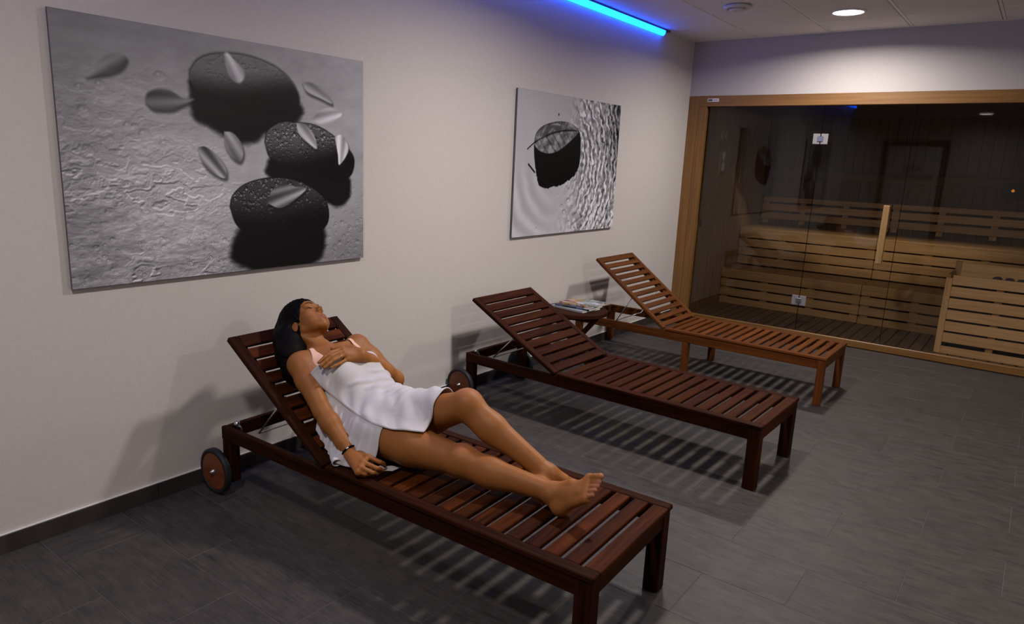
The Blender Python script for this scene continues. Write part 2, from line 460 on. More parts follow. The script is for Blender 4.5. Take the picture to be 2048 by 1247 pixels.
# ------------------------------------------------------------------ sauna: timber frame
SX0, SX1 = 0.18, 3.9          # inside faces of the cabin
SYB = 7.62                    # inside face of its back wall
def struct(o, label=None): return tag(o, label, kind='structure')
struct(box('trim_1', (.002, YB - .004, 0.0), (.095, GLASS_Y + .03, 2.163), M['frame_wood'], None, bev=0.002), 'timber sauna door jamb, outer board beside the white wall')
struct(box('trim_2', (.096, YB - .004, 0.0), (SX0, GLASS_Y + .03, 2.066), M['frame_wood'], None, bev=0.003), 'timber sauna jamb, inner board')
struct(box('trim_3', (.096, YB - .004, 2.066), (XR, GLASS_Y + .03, 2.163), M['frame_wood'], None, bev=0.003), 'timber sauna header beam')
struct(box('trim_7', (SX0, GLASS_Y - .01, 0.004), (SX1 + 1, GLASS_Y + .035, .068), M['frame_wood'], None, bev=0.006), 'timber sauna sill along the floor')
# cabin shell of vertical boards
shell = box('wall_sauna_back', (0.0, SYB + .02, 0), (SX1 + .1, SYB + .06, 2.3), M['sauna_shaded'], None, bev=0); struct(shell, 'sauna back wall of boards behind the benches')
def child_box(name, lo, hi, mat, par, bev=0.002):
    o = box(name, lo, hi, mat, None, bev)
    mw = WM[o.name].copy(); o.parent = par; o.matrix_local = WM[par.name].inverted() @ mw
    return o
x = SX0
while x < SX1:
    child_box('wall_board', (x + .001, SYB, 0.06), (min(x + .094, SX1) - .001, SYB + .02, 2.1), M['sauna_shaded'], shell); x += .095
left = box('wall_sauna_left', (.02, GLASS_Y + .03, 0), (SX0 - .02, SYB + .02, 2.3), M['sauna_wall'], None, bev=0); struct(left, 'sauna left wall of upright boards')
y = GLASS_Y + .032
while y < SYB:
    child_box('wall_board', (SX0 - .02, y + .0006, .06), (SX0, min(y + .0944, SYB) - .0006, 2.1), M['sauna_wall'], left, 0.0015); y += .095
struct(box('wall_sauna_right', (SX1, GLASS_Y + .03, 0), (SX1 + .1, SYB + .02, 2.3), M['sauna_wall'], None, bev=0))
struct(box('ceiling_sauna', (0, GLASS_Y + .03, 2.12), (SX1 + .1, SYB + .06, 2.3), M['sauna_shaded'], None, bev=0))
struct(box('floor_sauna', (0, GLASS_Y + .03, 0.0), (SX1, SYB, .03), M['black'], None, bev=0))

# ------------------------------------------------------------------ glass front
JX1, JX2 = 1.217, 1.917
def pane(name, x0, x1, label, z0=.07):
    o = box(name, (x0, GLASS_Y - .004, z0), (x1, GLASS_Y + .004, 2.064), M['glass'], None, bev=0)
    return struct(o, label)
pane('window_1', SX0 + .002, JX1 - .0006, 'fixed smoked glass pane left of the sauna door')
dr = pane('door_2', JX1 + .0006, JX2 - .0006, 'smoked glass sauna door with wooden pull', .085)
pane('window_2', JX2 + .0006, SX1, 'fixed smoked glass pane in front of the heater')
M['seal'] = plain('dark_seal', (.004, .004, .004, 1), 1.0, spec=0.0)
def seal(x): child_box('edge_seal', (x - .0014, GLASS_Y - .005, .09), (x + .0014, GLASS_Y + .005, 2.06), M['seal'], dr, 0)
seal(JX1); seal(JX2)
def dchild(name, lo, hi, mat, bev=.002): return child_box(name, lo, hi, mat, dr, bev)
for zc in (1.785, .35):
    hp = dchild('hinge', (JX1 - .062, GLASS_Y - .012, zc - .045), (JX1 - .0035, GLASS_Y - .0045, zc + .045), M['hinge'], .003)
    hp2 = dchild('hinge', (JX1 + .0035, GLASS_Y - .012, zc - .045), (JX1 + .062, GLASS_Y - .0045, zc + .045), M['hinge'], .003)
    pin = box('hinge_barrel', (JX1 - .024, GLASS_Y - .020, zc - .022), (JX1 + .024, GLASS_Y - .012, zc + .022), M['steel'], None, .003)
    mw = WM[pin.name].copy(); pin.parent = hp2; pin.matrix_local = WM[hp2.name].inverted() @ mw
dchild('handle', (1.797, GLASS_Y - .075, .765), (1.846, GLASS_Y - .045, 1.255), M['pull'], .004)
for zc in (.86, 1.16):
    dchild('handle_spacer', (1.812, GLASS_Y - .045, zc - .012), (1.832, GLASS_Y - .0045, zc + .012), M['steel'], .003)

# maker's plate on the header (unreadable, two-tone)
pl = empty('name_plate', (.237, YB - .004, 2.123)); tag(pl, 'small pale name plate on the timber header, left end', 'plate')
box('plate', (-.055, -.004, -.0155), (.055, 0, .0155), M['plastic_white'], pl, .002)
box('print', (-.047, -.0046, -.009), (-.006, -.004, .009), plain('plate_print', srgb(70, 80, 92), .5), pl, 0)
box('print', (.004, -.0046, -.004), (.046, -.004, .003), plain('plate_print_light', srgb(140, 122, 160), .5), pl, 0)

# ------------------------------------------------------------------ duckboard
dk = empty('duckboard', (0, 0, .03)); tag(dk, 'slatted wooden duckboard on the sauna floor', 'duckboard')
for q in (5.86, 6.18, 6.46): box('bearer', (SX0 + .01, q - .02, 0), (SX1 - .02, q + .02, .018), M['duck'], dk)
x = 1.481 - .0935 * 14 + .0055
while x < SX1 - .09:
    if x + .0825 > SX0: box('slat', (max(x, SX0 + .004), GLASS_Y + .04, .018), (x + .0825, 6.535, .037), M['duck'], dk, .003)
    x += .0935

# ------------------------------------------------------------------ benches
def bench(x0, x1, yf, yb, z0, ztop, label, zs):
    t = empty('sauna_bench', (x0, yf, z0)); tag(t, label, 'bench', 'sauna benches')
    L = x1 - x0; D = yb - yf
    for i, (a, b_) in enumerate(zs):
        box('front_slat', (.002, 0, a - z0), (L - .002, .022, b_ - z0), M['sauna_wood'], t, .003)
    nst = max(3, round(L / .44))
    xpost = [.045] + [L * i / nst for i in range(1, nst)] + [L - .045]
    for q in xpost:
        box('upright', (q - .035, .022, .01), (q + .035, .06, ztop - z0 - .03), M['sauna_wood'], t, .002)
    y = 0.0; k = 0
    while y < D - .05:
        d = .085
        box('seat_slat', (.002, y + .002, ztop - z0 - .026), (L - .002, y + d, ztop - z0), M['sauna_wood'], t, .003); y += d + .009
    # added panel shuts light out, so the hollow below the seat stays dark
    box('shade_panel', (.0, D - .02, 0), (L, D - .008, ztop - z0 - .03), M['sauna_wall'], t, 0)
    return t
SEAM = 1.577
lz = [(.332, .417), (.233, .318), (.135, .219), (.068, .121)]
lz = [(.346, .429), (.250, .331), (.151, .233), (.066, .134)]
uz = [(.757, .846), (.658, .743), (.560, .645), (.462, .547)]
bench(SX0 + .003, SEAM, 6.53, 7.05, .06, .446, 'low slatted sauna bench, section left of the door handle', lz)
bench(SEAM, SX1 - .01, 6.53, 7.05, .06, .446, 'low slatted sauna bench, section running behind the heater', lz)
bench(SX0 + .012, SEAM, 6.96, SYB - .03, .448, .872, 'upper slatted sauna bench, section left of the door handle', uz)
bench(SEAM, SX1 - .01, 6.96, SYB - .03, .448, .872, 'upper slatted sauna bench, section running behind the heater', uz)
def rest(x0, x1, label):
    t = empty('bench_backrest', (x0, SYB - .06, .88)); tag(t, label, 'backrest', 'sauna backrests')
    L = x1 - x0
    for a, b_ in ((.945, 1.02), (1.045, 1.12), (1.145, 1.20)):
        box('rail', (.002, 0, a - .88), (L - .002, .022, b_ - .88), M['sauna_wood'], t, .003)
    for i in range(max(3, round(L / .44)) + 1):
        q = min(max(.04, L * i / max(3, round(L / .44))), L - .04)
        box('batten', (q - .03, .022, .02), (q + .03, .058, .32), M['sauna_wood'], t, .002)
rest(SX0 + .04, SEAM, 'slatted backrest above the upper bench, left section')
rest(SEAM, SX1 - .02, 'slatted backrest above the upper bench, right section')
lr = empty('wall_rail', (SX0 + .02, SYB - .04, 1.4)); tag(lr, 'long horizontal wooden rail high on the sauna back wall', 'rail')
box('rail', (.0, 0, .015), (SX1 - SX0 - .05, .02, .11), M['sauna_shaded'], lr, .003)
for q in (.2, 1.2, 2.2, 3.2): box('bracket', (q, .02, .03), (q + .05, .038, .1), M['sauna_wood'], lr, .002)

# ------------------------------------------------------------------ heater with timber guard
ht = empty('sauna_heater', (2.312, 5.785, .067)); tag(ht, 'slatted timber heater box with stones behind the right glass', 'heater')
HX = SX1 - .06 - 2.312
box('corner_post', (.0, 0, 0), (.046, .05, .632), M['sauna_wood_lit'], ht, .003)
box('corner_post', (.02, .42, 0), (.064, .46, .735), M['sauna_wood'], ht, .003)
for i in range(7):
    a = .050 + .0965 * i - .05
    box('front_slat', (.047, .004, a), (HX, .026, a + (.080 if i else .062)), M['sauna_wood_lit'], ht, .003)
for i in range(7):
    a = .0965 * i
    box('side_slat', (.008, .05, a), (.03, .42, a + .078), M['sauna_wood'], ht, .003)
box('back_board', (.06, .43, .0), (HX, .455, .725), M['sauna_wood_lit'], ht, .003)
for q in (.35, .9, 1.35):
    box('upright', (q, .026, .0), (q + .05, .05, .62), M['sauna_wood'], ht, .002)
bm = bmesh.new(); add_box(bm, (.09, .09, .05), (HX - .02, .40, .575))
bm_obj('stove_body', bm, M['black'], ht)
M['stone'] = plain('stove_stone', srgb(92, 92, 98), .9, bump=.5, bump_scale=60)
stone_meshes = []
for s in range(3):
    bm = bmesh.new(); bmesh.ops.create_icosphere(bm, subdivisions=2, radius=1.0)
    r = random.Random(s)
    for v_ in bm.verts: v_.co *= 1 + r.uniform(-.16, .16)
    me = bpy.data.meshes.new('stove_stone'); bm.to_mesh(me); bm.free(); me.materials.append(M['stone']); stone_meshes.append(me)
for i in range(10):
    for j in range(4):
        o = bpy.data.objects.new('stove_stone', stone_meshes[(i + j) % 3]); link(o)
        o.location = (2.64 + i * .084 + rng.uniform(-.004, .004), 5.925 + j * .078 + rng.uniform(-.003, .003), .067 + .575 + .034 + rng.uniform(0.0, .012))
        o.scale = (rng.uniform(.033, .036), rng.uniform(.030, .033), rng.uniform(.026, .029))
        o.rotation_euler = (rng.uniform(-.2, .2), rng.uniform(-.2, .2), rng.uniform(-.3, .3))
        tag(o, 'grey rough stove stone heaped on top of the sauna heater', 'stone', 'heater stones')

# ------------------------------------------------------------------ small fittings on the cabin walls
th = empty('thermometer', (SX0, 6.17, 1.83)); tag(th, 'pale square thermometer panel high on the sauna left wall', 'thermometer')
box('back_plate', (0, -.13, -.16), (.014, .13, .16), M['sauna_wood'], th, .003)
for q in (-.06, .06):
    bm = bmesh.new(); add_lathe(bm, [(.001, .022), (.045, .022), (.05, .018), (.05, .014)], 24, axis='X'); o = bm_obj('dial', bm, M['plastic_white'], th); o.location = (0, q, 0)
sd = empty('sand_timer', (SX0, 6.16, 1.57)); tag(sd, 'narrow wooden sand timer on the sauna left wall', 'timer')
box('board', (0, -.03, -.13), (.012, .03, .13), M['sauna_wood'], sd, .003)
bm = bmesh.new(); add_lathe(bm, [(.004, -.10), (.017, -.09), (.017, -.03), (.003, 0), (.017, .03), (.017, .09), (.004, .10)], 16, M=Matrix.Translation((.03, 0, 0)))
bm_obj('glass_bulb', bm, M['plastic_white'], sd, smooth=True)
sw = empty('wall_switch', (SX0, 5.79, .965)); tag(sw, 'small dark fitting on the sauna left wall by the jamb', 'switch')
box('plate', (0, -.02, -.035), (.008, .02, .035), M['black'], sw, .002)
box('button', (.008, -.009, -.015), (.012, .009, .015), M['rubber'], sw, .002)
cp = empty('control_panel', (2.588, SYB - .012, 1.398)); tag(cp, 'black panel with small orange light, sauna back wall', 'panel')
box('housing', (-.085, -.03, -.075), (.085, .0, .075), M['black'], cp, .005)
bm = bmesh.new(); add_lathe(bm, [(.001, -.036), (.012, -.036), (.014, -.032), (.014, -.03)], 16, axis='Y'); bm_obj('indicator_light', bm, emitter('orange_glow', (1.0, .35, .05), .45), cp)
# ------------------------------------------------------------------ loungers
M['disc'] = wood('wheel_wood', srgb(96, 46, 20), srgb(140, 76, 38), 0.5, stretch=(1, 14, 14), vary=.1)
# local frame: origin at the foot end on the floor, +X towards the foot, head at -X
def lounger(pose, mats, label, kind):
    x0, y0, yaw, ang = pose
    if kind == 'wheeled':
        Wd, Ln, G, B, Hh = .596, 1.850, 1.169, .715, .33
        ns, pitch, gap, nb, leg = 16, .0722, .0190, 10, .058
    else:
        Wd, Ln, G, B, Hh = .586, 1.905, 1.133, .757, .33
        ns, pitch, gap, nb, leg = 17, .0645, .0235, 12, .046
    wd, slm = mats
    t = empty('sun_lounger', (x0, y0, 0), yaw); tag(t, label, 'lounger', 'wooden sun loungers along the wall')
    h = Wd / 2; sb = .045 if kind == 'wheeled' else .04
    capz = Hh - .02
    rz0 = capz - (.060 if kind == 'wheeled' else .062)
    for s in (-1, 1):
        y_in, y_out = s * (h - .006 - .026), s * (h - .006)
        box('side_rail', (-Ln, min(y_in, y_out), rz0), (-.008, max(y_in, y_out), capz), wd, t, .003)
        a, b_ = s * h, s * (h - sb)
        box('side_board', (-G + .004, min(a, b_), capz), (0, max(a, b_), Hh), wd, t, .004)
        # foot legs
        a, b_ = s * (h - .004), s * (h - .004 - leg)
        box('leg', (-.006 - leg, min(a, b_), 0), (-.006, max(a, b_), capz - .0005), wd, t, .004)
    box('foot_rail', (-.034, -h + .06, rz0), (-.009, h - .06, capz), wd, t, .003)
    box('head_rail', (-Ln + .002, -h + .032, rz0), (-Ln + .028, h - .032, capz), wd, t, .003)
    box('cross_rail', (-G - .02, -h + .032, rz0 + .004), (-G + .02, h - .032, capz - .022), wd, t, .003)
    for xx in ((-.75, -.38) if kind == 'wheeled' else (-.8, -.4)):
        pass
    for s in (-1, 1):
        y_ = s * (h - .006 - .026 - .011)
        box('slat_bearer', (-G, y_ - .011, capz - .022), (-.036, y_ + .011, capz), wd, t, .002)
    # seat slats
    e = .056 if kind == 'wheeled' else .042
    box('end_board', (-e, -h + sb + .0005, capz + .0005), (0, h - sb - .0005, Hh), slm, t, .003)
    for k in range(ns - (0 if kind == 'wheeled' else 0)):
        xc = -(e + gap + (pitch - gap) / 2 + k * pitch)
        a, b_ = xc - (pitch - gap) / 2, xc + (pitch - gap) / 2
        a = max(a, -G + .006)
        if b_ - a < .02: continue
        box('slat', (a, -h + sb + .0005, capz + .0005), (b_, h - sb - .0005, Hh - .001), slm, t, .003)
    # backrest, tilted about the hinge; built as direct children with the tilt in their matrix
    T = Matrix.Translation((-G, 0, Hh)) @ Matrix.Rotation(math.pi - ang, 4, 'Y')
    # in this frame +X runs up the backrest, +Z points below the surface
    T = Matrix.Translation((-G, 0, Hh)) @ Matrix(((-math.cos(ang), 0, math.sin(ang), 0), (0, -1, 0, 0), (math.sin(ang), 0, math.cos(ang), 0), (0, 0, 0, 1)))
    # columns: up-the-back, -Y, outward normal
    for s in (-1, 1):
        a, b_ = s * h, s * (h - sb)
        box('back_side_board', (.002, min(a, b_), -.024), (B, max(a, b_), 0), wd, t, .004, T)
        y_ = s * (h - sb - .012)
        box('back_bearer', (.03, y_ - .011, -.044), (B - .03, y_ + .011, -.0205), wd, t, .002, T)
    bp = B / nb
    bg = .0155 if kind == 'wheeled' else .0235
    for k in range(nb):
        top = (k == nb - 1)
        a, b_ = k * bp + bg / 2 - (0 if k else .0), (k + 1) * bp - bg / 2 + (bg / 2 if top else 0)
        box('back_slat', (a, -h + sb + .0005, -.019 if kind == 'wheeled' else -.0145), (b_, h - sb - .0005, -.001), slm, t, .003, T)
    # prop: a bent steel rod under the backrest
    pb = T @ Vector((.37 if kind == 'wheeled' else .36, 0, -.035))
    px = -G - (.516 if kind == 'wheeled' else .44)
    yy_ = h - .082
    bm = bmesh.new()
    add_tube(bm, [(pb.x, -yy_, pb.z), (px, -yy_, capz - .012), (px, yy_, capz - .012), (pb.x, yy_, pb.z)], .0042, 8)
    bm_obj('prop_rod', bm, M['steel'], t, smooth=True)
    if kind == 'wheeled':
        for s in (-1, 1):
            a, b_ = s * (h - .008), s * (h - .008 - .05)
            lg = box('head_leg', (-Ln + .0, min(a, b_), .055), (-Ln + .058, max(a, b_), rz0 - .0), wd, t, .004)
            # wheel
            wy = s * (h + .004)
            wc = Vector((-Ln - .016, wy, .103))
            wh = bpy.data.objects.new('wheel', None); wh.location = wc; link(wh, t)
            bm = bmesh.new()
            add_lathe(bm, [(.001, 0), (.096, 0), (.103, .004), (.103, .026), (.097, .030), (.087, .030), (.087, .005), (.001, .005)], 40, axis='Y', M=Matrix.Scale(s, 4, (0, 1, 0)))
            bm_obj('tyre', bm, M['rubber'], wh, smooth=True)
            bm = bmesh.new()
            add_lathe(bm, [(.001, .006), (.0875, .006), (.0875, .025), (.083, .028), (.001, .028)], 40, axis='Y', M=Matrix.Scale(s, 4, (0, 1, 0)))
            bm_obj('wheel_disc', bm, M['disc'], wh)
            bm = bmesh.new()
            add_lathe(bm, [(.001, .0), (.012, .0), (.012, .031), (.007, .038), (.004, .044), (.001, .045)], 16, axis='Y', M=Matrix.Scale(s, 4, (0, 1, 0)))
            bm_obj('hub_cap', bm, M['steel'], wh, smooth=True)
        bm = bmesh.new()
        add_lathe(bm, [(.001, -.016), (.011, -.012), (.014, 0), (.011, .012), (.001, .016)], 16)
        add_tube(bm, [(0, 0, 0), (.014, .006, -.012), (.016, .012, -.03)], .005, 8)
        o = bm_obj('corner_bracket', bm, M['steel'], t, smooth=True); o.location = (-Ln + .045, -h + .055, capz + .006)
    else:
        for s in (-1, 1):
            # rounded head legs
            bm = bmesh.new(); a = s * (h - .006); b_ = s * (h - .006 - .046)
            pr = [(-Ln, capz - .063), (-Ln, .03), (-Ln + .008, .008), (-Ln + .024, 0), (-Ln + .042, .008), (-Ln + .05, .03), (-Ln + .05, capz - .063)]
            vv = [(x, min(a, b_), z) for x, z in pr] + [(x, max(a, b_), z) for x, z in pr]
            n_ = len(pr)
            ff = [(i, (i + 1) % n_, n_ + (i + 1) % n_, n_ + i) for i in range(n_)] + [tuple(range(n_))[::-1], tuple(range(n_, 2 * n_))]
            mesh_obj('head_leg', vv, ff, wd, t)
            a, b_ = s * (h - .004), s * (h - .004 - leg)
            box('middle_leg', (-.985, min(a, b_), 0), (-.985 + leg, max(a, b_), rz0 - .0005), wd, t, .004)
    return t
POSE1 = (1.991, .936, .0318, .5947)
POSE2 = (1.986, 2.529, -.0189, .4930)
POSE3 = (1.905, 4.079, -.0072, .6372)
lounger(POSE1, (M['mahogany_dark'], M['mahogany']), 'dark red-brown slatted lounger the woman lies on', 'wheeled')
lounger(POSE2, (M['mahogany_dark'], M['walnut']), 'empty dark brown slatted lounger with wheels, in the middle', 'wheeled')
lounger(POSE3, (M['teak'], M['teak']), 'empty light teak lounger without wheels nearest the sauna', 'legs')

# ------------------------------------------------------------------ side table with crossed legs
tb = empty('side_table', (.25, 3.385, 0), .35); tag(tb, 'small round wooden table between the two empty loungers', 'table')
bm = bmesh.new(); add_lathe(bm, [(.001, .416), (.222, .416), (.232, .421), (.232, .444), (.226, .45), (.001, .45)], 48)
bm_obj('table_top', bm, M['walnut'], tb)
box('apron', (-.15, -.075, .376), (.15, -.050, .416), M['walnut'], tb, .003)
box('apron', (-.15, .050, .376), (.15, .075, .416), M['walnut'], tb, .003)
for s in (-1, 1):
    for yq in ((-.046, .046) if s > 0 else (-.020, .020)):
        a = math.atan2(.385, .30 * s)
        d = Vector((.15 * s, 0, .385)) - Vector((-.15 * s, 0, 0))
        Mx = Matrix.Translation((0, yq, .193)) @ Matrix.Rotation(-math.atan2(d.z, d.x), 4, 'Y')
        box('leg', (-.245, -.011, -.019), (.245, .011, .019), M['walnut'], tb, .003, Mx)
for s in (-1, 1):
    box('stretcher', (s * .115 - .012, -.04 if s > 0 else -.055, .025), (s * .115 + .012, .04 if s > 0 else .055, .05), M['walnut'], tb, .003)

def cover_mat(name, cols, scale, rough=.3, seed=0.0):
    m, nt, N, Lk, P = new_mat(name)
    tc = N.new('ShaderNodeTexCoord'); mp = N.new('ShaderNodeMapping'); mp.inputs['Scale'].default_value = scale; mp.inputs['Location'].default_value = (seed, seed * 1.7, 0)
    Lk.new(tc.outputs['Object'], mp.inputs[0])
    n = N.new('ShaderNodeTexVoronoi'); n.inputs['Scale'].default_value = 1; Lk.new(mp.outputs[0], n.inputs['Vector'])
    sp = N.new('ShaderNodeSeparateColor'); Lk.new(n.outputs['Color'], sp.inputs[0])
    cr = N.new('ShaderNodeValToRGB'); cr.color_ramp.interpolation = 'CONSTANT'
    els = cr.color_ramp.elements
    while len(els) < len(cols): els.new(.5)
    for i, c_ in enumerate(cols):
        els[i].position = i / len(cols); els[i].color = c_
    Lk.new(sp.outputs[0], cr.inputs[0]); Lk.new(cr.outputs[0], P.inputs['Base Color']); P.inputs['Roughness'].default_value = rough
    return m
M['paper'] = plain('paper_edges', (.72, .72, .70, 1), .8)
def magazine(loc, rz, size, th, cov, label, curl=0.0):
    t = empty('magazine', loc, rz); tag(t, label, 'magazine', 'magazines on the round table')
    a, b_ = size
    box('pages', (-a / 2 + .001, -b_ / 2 + .001, .0005), (a / 2 - .001, b_ / 2 - .001, th - .0008), M['paper'], t, 0)
    box('cover', (-a / 2, -b_ / 2, th - .0008), (a / 2, b_ / 2, th), cov, t, 0)
    box('spine', (-a / 2, -b_ / 2 - .0006, 0), (a / 2, -b_ / 2, th), cov, t, 0)
    return t
Y, Wt, Nv, Rd = srgb(168, 140, 40), srgb(176, 174, 172), srgb(20, 26, 44), srgb(112, 46, 38)
z = .4502
magazine((.232, 3.40, z), -.12, (.30, .21), .012, plain('grey_cover', srgb(150, 156, 158), .4), 'pale grey magazine lying lowest on the round table')
magazine((.246, 3.425, z + .0122), .02, (.29, .205), .011, cover_mat('navy_cover', [Nv, Nv, Nv, Wt, srgb(60, 80, 110)], (14, 40, 1), seed=1), 'navy and white magazine in the middle of the pile')
magazine((.246, 3.470, z + .0234), -.07, (.285, .20), .009, cover_mat('yellow_cover', [Y, srgb(150, 120, 104), Rd, Y, srgb(190, 160, 170), srgb(120, 110, 80)], (22, 26, 1), seed=3), 'yellow picture-covered magazine on top of the pile')
magazine((.31, 3.50, z + .0326), .10, (.15, .20), .005, cover_mat('mint_cover', [srgb(128, 146, 136), Wt, srgb(90, 100, 100), srgb(190, 190, 200)], (20, 20, 1), seed=5), 'small pale green booklet topmost at the pile\'s right end')
# ------------------------------------------------------------------ the woman: one implicit surface, polygonised
ANG = POSE1[3]
HB = np.array([.822, .899, .33])                                    # hinge of the backrest
BU = np.array([-math.cos(ANG), 0, math.sin(ANG)]); BV = np.array([0, 1.0, 0]); BN = np.array([math.sin(ANG), 0, math.cos(ANG)])
BT = np.stack([BU, BV, BN], 1)
def T(u, v, w): return HB + BU * u + BV * v + BN * w
HO = np.array([.409, .865, .756])
HE, HF, HK = np.array([.017, -.939, .344]), np.array([.462, .312, .83]), np.array([-.887, .145, .439])
HR = np.stack([HE, HF, HK], 1)
HS = 1.0
def HD(e, f, k): return HO + HR @ (np.array([e, f, k]) * HS)

PR = []      # (kind, data, group, k, lo, hi)
def _bb(pts, r): pts = np.array(pts); return pts.min(0) - r, pts.max(0) + r
def cone(a, b, ra, rb, g='core', k=.02, sub=False):
    a = np.array(a, float); b = np.array(b, float)
    lo, hi = _bb([a, b], max(ra, rb)); PR.append(('c', (a, b, ra, rb), g, k, lo, hi, sub))
def ell(c, r, R=None, g='core', k=.02, sub=False):
    c = np.array(c, float); r = np.array(r, float); R = np.eye(3) if R is None else R
    lo, hi = _bb([c], float(max(r))); PR.append(('e', (c, r, R), g, k, lo, hi, sub))
def ball(c, r, g='core', k=.02, sub=False): ell(c, (r, r, r), None, g, k, sub)
def chain(pts, rs, g, k):
    for i in range(len(pts) - 1): cone(pts[i], pts[i + 1], rs[i], rs[i + 1], g, k)

def prim_d(p, P):
    if p[0] == 'c':
        a, b, ra, rb = p[1]; ab = b - a; L = ab @ ab + 1e-12
        q = P - a
        t = np.clip((q @ ab) / L, 0, 1)
        d = q - t[..., None] * ab
        return np.sqrt((d * d).sum(-1)) - (ra + (rb - ra) * t)
    c, r, R = p[1]
    q = (P - c) @ R
    k0 = np.sqrt(((q / r) ** 2).sum(-1)); k1 = np.sqrt(((q / (r * r)) ** 2).sum(-1)) + 1e-9
    return k0 * (k0 - 1) / k1
def smin(a, b, k):
    h = np.maximum(k - np.abs(a - b), 0) / k
    return np.minimum(a, b) - h * h * k * .25
def smax(a, b, k): return -smin(-a, -b, k)

# ---- torso
Rsh, Lsh = T(.420, -.164, .088), T(.445, .158, .090)
ell(T(.285, -.008, .098), (.165, .132, .088), BT)
ell(T(.375, -.006, .098), (.070, .140, .066), BT, k=.04)
cone(T(.415, -.06, .088), Rsh, .052, .048, k=.04)
cone(T(.398, .05, .086), Lsh, .044, .046, k=.03)
cone(T(.470, -.03, .074), T(.428, -.120, .080), .034, .033, k=.03)
cone(T(.452, -.005, .060), T(.412, .085, .066), .025, .025, k=.022)
cone(T(.432, -.03, .142), T(.443, -.145, .118), .009, .010, k=.022)
cone(T(.435, .015, .142), T(.455, .135, .118), .009, .010, k=.022)
ell(T(.275, -.072, .155), (.058, .058, .045), BT, k=.035)
ell(T(.285, .062, .155), (.058, .058, .045), BT, k=.035)
ell(T(.12, -.008, .092), (.15, .115, .080), BT, k=.06)
ell(T(.02, -.008, .090), (.12, .135, .082), BT, k=.06)
ell((.880, .884, .430), (.125, .162, .096), k=.06)
# ---- neck
NB, NT = T(.425, -.018, .086), HD(0, -.030, -.046)
cone(NB, NT, .049, .047, k=.028)
cone(T(.43, -.03, .130), HD(.048, -.022, -.046), .009, .012, k=.018)
cone(T(.432, .004, .130), HD(-.046, -.024, -.046), .009, .011, k=.018)
# ---- legs
RH, RK, RA = np.array([.905, .800, .425]), np.array([1.318, .850, .414]), np.array([1.685, .902, .392])
LH, LK, LA = np.array([.905, .968, .432]), np.array([1.259, .934, .595]), np.array([1.618, .962, .420])
def leg(h, k_, a, g, back):
    back = np.array(back, float)
    up = h + (k_ - h) * .45
    cone(h, up, .084, .077, g, .03); cone(up, k_, .077, .054, g, .03)
    sd = (k_ - h) / np.linalg.norm(k_ - h)
    ball(k_ - back * .006, .052, g, .025)
    kn = (a - k_) / np.linalg.norm(a - k_)
    ball(k_ - back * .022 + kn * .004, .037, g, .03)                  # kneecap
    m = k_ + (a - k_) * .33
    cone(k_, m, .051, .048, g, .03); cone(m, a, .048, .032, g, .03)
    ell(k_ + (a - k_) * .30 + back * .016, (.110, .043, .041), np.stack([kn, np.cross(back, kn) / np.linalg.norm(np.cross(back, kn)), back - kn * (back @ kn)], 1), g, .03)
    cone(k_ + kn * .04 - back * .03, a - back * .018, .018, .012, g, .03)   # shin
leg(RH, RK, RA, 'core', (-.02, .12, -.99))
leg(LH, LK, LA, 'legL', (-.42, .05, -.90))
def foot(A, heel, big, little, toes, g, dors):
    dors = np.array(dors) / np.linalg.norm(dors)
    ball(heel, .029, g, .025); ball(A, .033, g, .02)
    mid = (big + little) / 2
    cone(A, heel, .030, .028, g, .02)
    cone(A + dors * .004, A + (big - A) * .55 + dors * .008, .030, .020, g, .02)
    cone(A, A + (little - A) * .55, .028, .017, g, .02)
    cone(heel, little, .026, .0135, g, .02)
    cone(heel, big, .024, .016, g, .02)
    for t in (.25, .5, .75):
        b = big + (little - big) * t
        cone(A + (b - A) * .3, b, .022, .0135, g, .014)
    cone(big, little, .0155, .0125, g, .012)
    for i, (tp, r) in enumerate(zip(toes, (.0115, .0082, .0078, .0075, .0072))):
        b = big + (little - big) * (i / 4.0)
        m = (b * .45 + tp * .55) + dors * .004
        cone(b, m, r * 1.12, r * .95, g, .006); cone(m, tp, r * .95, r * 1.02, g, .004)
RB, RL = np.array([1.806, .930, .478]), np.array([1.825, .876, .432])
RT = [np.array(q) for q in ((1.851, .917, .505), (1.853, .906, .490), (1.853, .897, .479), (1.851, .888, .467), (1.848, .879, .452))]
foot(RA, np.array([1.722, .892, .364]), RB, RL, RT, 'core', (-.45, -.55, .65))
cone(RA + np.array([.0, -.026, .008]), RA + np.array([.002, -.028, .006]), .014, .013, 'core', .012)
cone(RA + np.array([-.006, .026, .014]), RA + np.array([-.005, .028, .012]), .014, .013, 'core', .012)
LB, LL = np.array([1.702, 1.030, .374]), np.array([1.675, 1.072, .358])
LT = [np.array(q) for q in ((1.732, 1.058, .362), (1.726, 1.070, .357), (1.718, 1.080, .353), (1.708, 1.089, .349), (1.697, 1.096, .346))]
foot(LA, np.array([1.600, .985, .366]), LB, LL, LT, 'legL', (.3, .1, .95))
cone(LA + np.array([.004, -.028, .006]), LA + np.array([.005, -.030, .005]), .014, .013, 'legL', .012)
